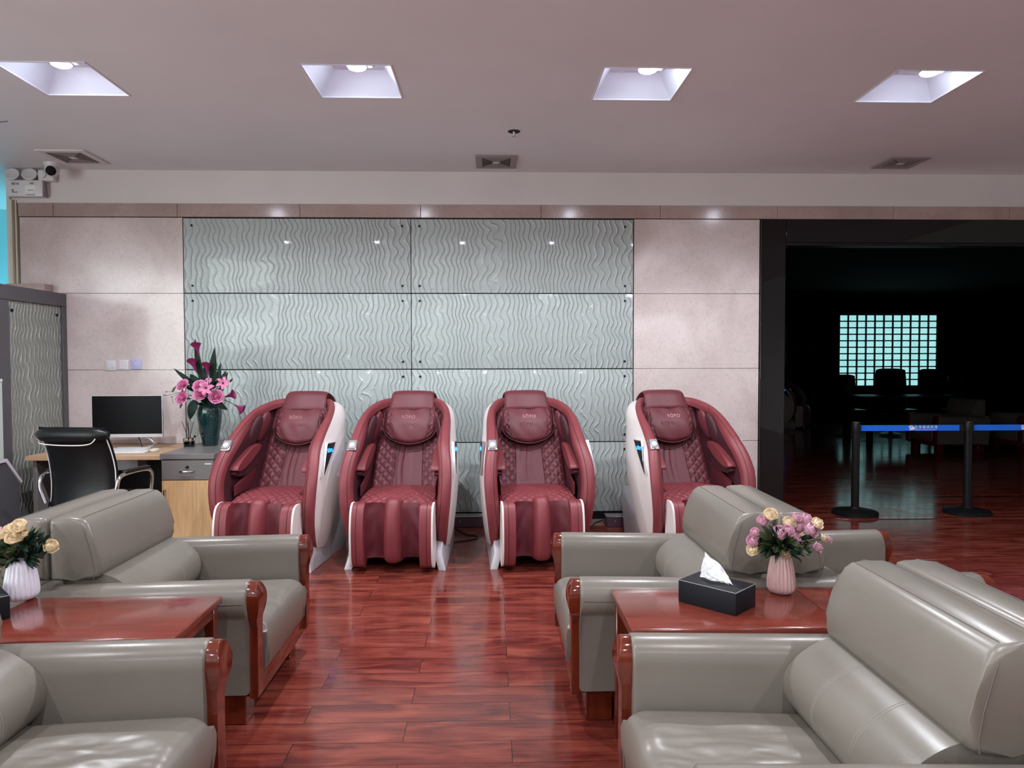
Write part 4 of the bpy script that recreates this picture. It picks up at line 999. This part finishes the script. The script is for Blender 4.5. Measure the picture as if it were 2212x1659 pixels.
bouquet((1.067, 2.595, .545), fl, '', 1, 'bouquet of pink and cream ranunculus in the pink ribbed vase', 60, .13, 5)
fl = []
for x, y, r, k in ((420, 255, 95, 'c'), (175, 300, 80, 'c'), (90, 385, 75, 'c'), (325, 415, 110, 'c'), (500, 360, 50, 'c'), (630, 510, 90, 'c'), (815, 555, 85, 'c'), (30, 790, 100, 'c'), (-20, 330, 60, 'p'), (-130, 420, 80, 'c'), (-90, 600, 75, 'p'), (-220, 560, 80, 'c')):
    Yd = 2.576+rnd.uniform(-.04, .02); fl.append(((-1.704+(x/6.91-47)/1550*2.56, Yd+.045, 1.4-((1100+y/6.91)-780)/1550*Yd), 1.15*r/6.91/1550*2.575, k))
bouquet((-1.70, 2.62, .545), fl, '', 1, 'bouquet of cream ranunculus in the white ribbed vase at the left margin', 55, .13, 9)

# ------------------------------------------------------------------ big flower vase on the cabinet
VX, VY, VZ = -2.235, 5.75, .735
K = 273.0
def fp(x, y, dy=0): return Vector((VX+(x-620)/6.635/K, VY+dy, 1.4-((720+y/6.635)-780)/K+.004))
prof = cr2([(.052, 0), (.058, .01), (.070, .08), (.086, .18), (.093, .255), (.088, .30), (.070, .335), (.060, .345)], 4)
bm = bmesh.new(); lathe(bm, [(.001, 0)]+prof+[(.054, .345), (.055, .32), (.001, .30)], 48, (0, 0, 0), None, lambda a, k: .018*math.cos(a*14))
o = obj('tall_vase', bm, M['teal'], ang=60); o.location = (VX, VY, VZ); tag(o, 'tall dark teal glazed vase on the grey cabinet', 'vase')
neck = Vector((VX, VY, VZ+.34))
def flower_thing(name, label, cat, group, head, builder, stem_m='stem', bend=(0, 0, .03)):
    t = empty(name, neck, 0, label, cat, group); h = head-neck
    builder(t, h)
    bm = bmesh.new(); tube(bm, cr([Vector((h.x*.08, h.y*.1, -.05)), h*.5+Vector(bend), h], 5), .0028, 6); obj('stem', bm, M[stem_m], t)
G1 = 'pink roses in the teal vase'
for (x, y, r, lab) in ((315, 725, .040, 'pink rose at the upper left of the teal vase bouquet'), (545, 735, .040, 'pink rose upper middle, just left of the open lily in the teal vase'), (570, 855, .044, 'pink rose at the centre above the teal vase rim'), (320, 905, .043, 'pink rose at the lower left of the teal vase bouquet'), (800, 890, .046, 'pink rose right of centre, below the open lily in the teal vase')):
    hd = fp(x, y, -.10-.02*(y > 800))
    def rose_b(t, h, r=r):
        d = (h.normalized()*.5+Vector((0, -.75, .35))).normalized(); r *= .94
        bm = bmesh.new(); cup_petals(bm, h-d*r*.5, d, [(5, r*.98, r*.62, .70, .38, 0), (5, r*.82, r*.92, .72, .26, 0), (5, r*.62, r*1.12, .75, .18, 0), (4, r*.42, r*1.28, .85, .10, 0), (3, r*.22, r*1.36, 1.0, 0, 0)]); obj('petals', bm, M['rose'], t, ang=60)
        bm = bmesh.new(); ellipsoid(bm, h-d*r*.15, (r*.4, r*.4, r*.5), frame(d), 10, 6); obj('flower_centre', bm, M['rose'], t)
        bm = bmesh.new()
        for k in range(3): a = k*2.1; leaf(bm, h-d*r*.6, h-d*r*.9+Vector((math.cos(a)*r*1.3, 0, math.sin(a)*r*1.3)), r*.5, .004)
        obj('leaf', bm, M['leaf2'], t)
    flower_thing('rose', lab, 'rose', G1, hd, rose_b)
G2 = 'magenta calla lilies in the teal vase'
for (b, tp, lab) in (((520, 315), (485, 140), 'magenta calla lily at the very top of the teal vase bouquet'), ((475, 545), (425, 370), 'magenta calla lily upper left, just below the topmost calla'), ((640, 600), (632, 420), 'magenta calla lily upper right, beside the tall dark leaf'), ((880, 905), (1020, 865), 'magenta calla lily pointing right beside the lower rose'), ((1010, 1020), (1140, 1100), 'magenta calla lily drooping at the far right of the teal vase bouquet')):
    B0, T0 = fp(b[0], b[1], -.05), fp(tp[0], tp[1], -.07)
    def calla_b(t, h, B0=B0, T0=T0):
        ax = (T0-B0); L_ = ax.length; F = Matrix.Translation(h) @ frame(ax, Vector((0, 1, 0)))
        bm = bmesh.new(); rows = []
        for j in range(9):
            v = j/8; r = .006+.008*v+.022*v**3.5; row = []
            for i in range(19):
                a = -PI*1.05+2.1*PI*i/18; tipf = math.cos((a)/2)**6
                row.append(bm.verts.new(F @ Vector((math.sin(a)*r*(1+.15*v), -math.cos(a)*r+.004*v, L_*(v*.82+.30*v**3*tipf)+.0002*i))))
            rows.append(row)
        for j in range(8):
            for i in range(18): face(bm, [rows[j][i], rows[j][i+1], rows[j+1][i+1], rows[j+1][i]])
        obj('spathe', bm, M['calla'], t, ang=60)
        bm = bmesh.new(); tube(bm, [F @ Vector((0, 0, L_*.3)), F @ Vector((0, 0, L_*.8))], [.004, .002], 6); obj('spadix', bm, M['rosec'], t)
    flower_thing('calla_lily', lab, 'calla lily', G2, B0, calla_b)
G3 = 'pink lilies in the teal vase'
for (x, y, r, lab, dd) in ((690, 775, .058, 'open pink lily in the centre of the teal vase bouquet', (0, -1, .1)), (925, 705, .048, 'pink lily at the upper right of the teal vase bouquet', (.55, -.8, .2)), (730, 660, .026, 'half open pink lily behind the central lily in the teal vase', (.2, -.5, .8))):
    hd = fp(x, y, -.165)
    def lily_b(t, h, r=r, dd=dd):
        F = Matrix.Translation(h) @ frame(dd)
        for k in range(6):
            a = k*PI/3+.3; bm = bmesh.new(); rows = []
            for j in range(8):
                v = j/7; rad = .15*r+r*v*(1-.05*v); z = r*(.70*v-.75*v**3); w_ = r*.27*math.sin(PI*(v*.85+.1))**.8+.0005
                c = Vector((math.cos(a)*rad, math.sin(a)*rad, z)); s = Vector((-math.sin(a), math.cos(a), 0))
                rows.append([bm.verts.new(F @ (c-s*w_+Vector((0, 0, .15*w_)))), bm.verts.new(F @ (c-Vector((0, 0, w_*.25)))), bm.verts.new(F @ (c+s*w_+Vector((0, 0, .15*w_))))])
            for j in range(7):
                for i in range(2): face(bm, [rows[j][i], rows[j][i+1], rows[j+1][i+1], rows[j+1][i]])
            obj('petal', bm, M['lily'], t, ang=60)
        bm = bmesh.new()
        for k in range(5): a = k*1.26; tube(bm, [F @ Vector((0, 0, 0)), F @ Vector((math.cos(a)*r*.16, math.sin(a)*r*.16, r*.6))], .0012, 5)
        obj('stamens', bm, M['leaf2'], t)
    flower_thing('lily', lab, 'lily', G3, hd, lily_b)
for (x, y, lab) in ((800, 705, 'closed greenish lily bud right of the open central lily'), (925, 585, 'closed lily bud at the upper right above the pink lily'), (985, 670, 'closed lily bud at the right edge beside the pink lily')):
    hd = fp(x, y, -.08)
    def bud_b(t, h):
        d = (h.normalized()+Vector((0, -.2, .2))).normalized(); bm = bmesh.new(); ellipsoid(bm, h, (.008, .008, .021), frame(d), 10, 8); obj('bud', bm, M['leaf2'], t)
    flower_thing('lily_bud', lab, 'lily bud', 'lily buds in the teal vase', hd, bud_b)
G4 = 'dark leaves in the teal vase'
for (b, tp, wd, dy, lab) in (((540, 760), (430, 70), .052, 0, 'tall narrow dark leaf behind the topmost calla lily'), ((680, 760), (706, 200), .062, 0, 'tall broad dark leaf right of the upper callas'), ((760, 760), (788, 420), .040, 0, 'short rounded dark leaf right of the tall leaves'),
                             ((780, 760), (870, 525), .034, 0, 'dark leaf slanting right behind the lily'), ((500, 780), (145, 500), .040, -.03, 'long dark leaf reaching out to the upper left over the stone'), ((540, 780), (365, 580), .07, -.02, 'wide dark leaf behind the upper left rose'),
                             ((500, 930), (408, 1225), .075, -.09, 'hanging veined leaf in front of the diffuser sticks'), ((760, 960), (930, 1090), .050, -.08, 'drooping green leaf under the lower right rose'), ((560, 800), (300, 760), .06, -.03, 'dark leaf tucked behind the left roses'),
                             ((600, 780), (560, 470), .045, -.01, 'brown green narrow leaf between the two upper callas'), ((800, 800), (890, 610), .045, -.02, 'dark leaf behind the right lily'), ((720, 900), (860, 780), .06, -.04, 'dark leaf filling behind the central lily')):
    t = empty('leaf', neck, 0, lab, 'leaf', G4)
    bm = bmesh.new(); leaf(bm, fp(b[0], b[1], dy)-neck, fp(tp[0], tp[1], dy)-neck, wd, .015, (0, -1, .1), 12)
    bp_ = fp(b[0], b[1], dy)-neck
    obj('blade', bm, M['leaf'], t)
    bm = bmesh.new(); tube(bm, [(0, 0, -.05), bp_*.5, bp_], .0022, 6); obj('stalk', bm, M['stem'], t)
t = empty('foliage_filler', neck, 0, 'dense dark foliage around the rim of the teal vase', 'foliage')
bm = bmesh.new(); rf = random.Random(4)
for k in range(80):
    a = rf.uniform(0, 2*PI); rr = rf.uniform(0, .10); b_ = Vector((math.cos(a)*rr*.8, math.sin(a)*rr*.5-.02, rf.uniform(-.02, .15))); leaf(bm, b_, b_+Vector((rf.uniform(-.05, .05), rf.uniform(-.04, .02), rf.uniform(-.05, .05))), rf.uniform(.015, .03), .005, (rf.uniform(-.6, .6), -1, rf.uniform(-.5, .5)), 5)
obj('small_leaves', bm, M['leaf'], t)
t = empty('twig', neck, 0, 'thin budded twig reaching out left of the pink roses over the stone wall', 'twig')
bm = bmesh.new(); P = lambda x, y: fp(x, y, -.06)-neck
tube(bm, cr([Vector((0, 0, -.04)), P(450, 900), P(250, 850), P(60, 885), P(10, 870)], 6), .0018, 6); tube(bm, cr([P(250, 850), P(150, 830), P(50, 830)], 5), .0014, 5); tube(bm, cr([P(210, 870), P(140, 910), P(155, 990)], 5), .0014, 5)
obj('stem', bm, M['stem'], t)
for (b, tp) in (((140, 840), (205, 745)), ((280, 980), (250, 1075)), ((190, 960), (225, 890))):
    bm = bmesh.new(); leaf(bm, P(*b), P(*tp), .02, .003); obj('leaf', bm, M['leaf2'], t)
for q in ((40, 880), (60, 830), (130, 905)):
    bm = bmesh.new(); ellipsoid(bm, P(*q), (.006, .004, .004), None, 8, 6); obj('bud', bm, M['leaf2'], t)
# reed diffuser
dv = fp(397, 1590, -.10); dv.z = VZ
t = empty('reed_diffuser_bottle', dv, 0, 'small square glass reed diffuser bottle with dark liquid left of the teal vase', 'diffuser bottle')
box('glass_body', -.034, .034, -.034, .034, 0, .072, M['glass'], t, .006, 2)
box('dark_liquid', -.028, .028, -.028, .028, .005, .045, M['smoked'], t, .003, 1)
bm = bmesh.new(); lathe(bm, [(.010, .072), (.011, .09), (.013, .09), (.013, .072)], 16); obj('neck', bm, M['glass'], t)
for k, (dx, dz) in enumerate(((-.052, .20), (-.012, .205), (-.006, .19), (.036, .20))):
    r_ = empty('reed', dv+Vector((0, 0, .05)), 0, ['black reed leaning left out of the diffuser bottle', 'black reed standing upright, left one of the middle pair in the diffuser', 'black reed standing upright, right one of the middle pair in the diffuser', 'black reed leaning right out of the diffuser bottle'][k], 'reed', 'reeds in the diffuser')
    bm = bmesh.new(); tube(bm, [(-dx*.25, .003*k, -.035), (dx, 0, dz-.05)], .0022, 6); obj('reed_stick', bm, M['black'], r_)

# ------------------------------------------------------------------ belt barriers
def stanchion(x, label):
    t = empty('barrier_post', (x, 6.40, 0), 0, label, 'barrier post', 'black belt barrier posts')
    bm = bmesh.new(); lathe(bm, [(.001, 0), (.195, 0), (.197, .025), (.185, .035), (.05, .055), (.038, .07), (.001, .07)], 48); obj('base', bm, M['black'], t)
    bm = bmesh.new(); lathe(bm, [(.001, .06), (.034, .06), (.034, .75), (.001, .75)], 24); obj('pole', bm, M['black'], t)
    bm = bmesh.new(); lathe(bm, [(.001, .74), (.040, .74), (.042, .76), (.042, .825), (.036, .835), (.001, .837)], 24); obj('cassette_head', bm, M['black'], t)
    bm = bmesh.new(); lathe(bm, [(.001, .837), (.030, .837), (.028, .840), (.001, .841)], 20); obj('top_cap', bm, M['steel'], t)
    return t
stanchion(3.305, 'black belt barrier post standing left in the dark doorway'); stanchion(4.345, 'black belt barrier post standing in the middle of the dark doorway'); stanchion(5.385, 'black belt barrier post just outside the right margin')
for (x0, x1, lab) in ((3.305, 4.345, 'bright blue barrier belt with white airport lettering between the two posts'), (4.345, 5.385, 'bright blue barrier belt running off the right margin')):
    t = empty('barrier_belt', (x0, 6.40, .785), 0, lab, 'barrier belt', 'blue barrier belts')
    box('belt', .045, x1-x0-.085, -.002, .002, -.026, .026, M['blue'], t)
    box('belt_clip', x1-x0-.085, x1-x0-.042, -.008, .008, -.03, .03, M['black'], t, .002, 1)
    T = Matrix.Translation((.645, -.0022, .006)) @ Matrix.Rotation(R(90), 4, 'X')
    text_mesh('airport_name', '\u5317\u6d77\u798f\u6210\u673a\u573a', .030, M['whiteprint'], t, T, .0004, 1.45)
    T = Matrix.Translation((.645, -.0022, -.0165)) @ Matrix.Rotation(R(90), 4, 'X')
    text_mesh('airport_name', 'Beihai Fucheng Airport', .0165, M['whiteprint'], t, T, .0004, 1.22)
    bm = bmesh.new()   # round bird-like emblem
    prism(bm, cr2([(.488, .012), (.497, .021), (.512, .022), (.524, .016), (.538, .004), (.545, -.006), (.532, -.016), (.512, -.019), (.490, -.017), (.497, -.007), (.489, .002)], 4, True), 'y', -.0026, -.002)
    em = obj('emblem', bm, M['whiteprint'], t, smooth=False)
    bm = bmesh.new(); prism(bm, cr2([(.497, .010), (.504, .015), (.512, .011), (.509, .005), (.500, .004)], 3, True), 'y', -.0030, -.0026); obj('emblem_mark', bm, M['blue'], em, smooth=False)

# ------------------------------------------------------------------ furniture silhouettes in the dark room
def dark_chair(x, y, w_, h, label):
    t = empty('office_chair', (x, y, 0), 0, label, 'office chair', 'office chairs in the dark room')
    bm = bmesh.new(); pad(bm, lambda u, v: Vector(((u-.5)*w_*(1-.12*v**3), .05*(1-(2*u-1)**2), .5+(h-.5)*v-.03*(2*u-1)**4*v)), 14, 16, .07, None, .2, .03); obj('backrest', bm, M['blackleather'], t)
    bm = bmesh.new(); rbox(bm, -w_/2, w_/2, -.5, .0, .42, .52, .04, 3); obj('seat', bm, M['blackleather'], t)
    bm = bmesh.new(); lathe(bm, [(.001, .03), (.19, .03), (.19, .05), (.04, .09), (.03, .42), (.001, .42)], 18); obj('pedestal', bm, M['black'], t)
for a in ((6.50, 13.0, .40, 1.14, 'round-backed office chair silhouetted before the left end of the glass block window'), (7.36, 13.0, .60, 1.25, 'wide high-backed office chair silhouetted in the middle of the glass block window'), (8.10, 13.0, .42, 1.24, 'high-backed office chair silhouetted at the right end of the glass block window'), (8.60, 13.0, .30, 1.24, 'narrow high-backed office chair in the dark right of the glass block window')): dark_chair(*a)
t = empty('conference_table', (7.2, 12.0, 0), 0, 'dark table in front of the silhouetted chairs in the dark room', 'table')
box('table_top', -1.1, 1.1, -.45, .45, .76, .80, M['black'], t, .01, 2)
for x in (-1.0, .92):
    for y in (-.4, .32): box('leg', x, x+.08, y, y+.08, 0, .76, M['black'], t, .004, 1)
t = empty('smoke_detector', (4.95, 8.0, 2.95), 0, 'round smoke detector on the dark room ceiling', 'smoke detector')
bm = bmesh.new(); lathe(bm, [(.001, -.06), (.05, -.055), (.07, -.03), (.075, 0), (.001, 0)], 24); obj('detector_body', bm, M['black'], t)
for k, z in enumerate((1.62, 1.14)):
    t = empty('framed_notice', (6.6, 16.48, z+.35), 0, ['upper', 'lower'][k]+' of two dim framed notices on the dark room wall', 'frame')
    box('frame_border', -.28, .28, -.02, .018, -.25, .25, M['greyp'], t, .004, 1); box('notice_sheet', -.24, .24, -.024, -.018, -.21, .21, M['vent'], t)
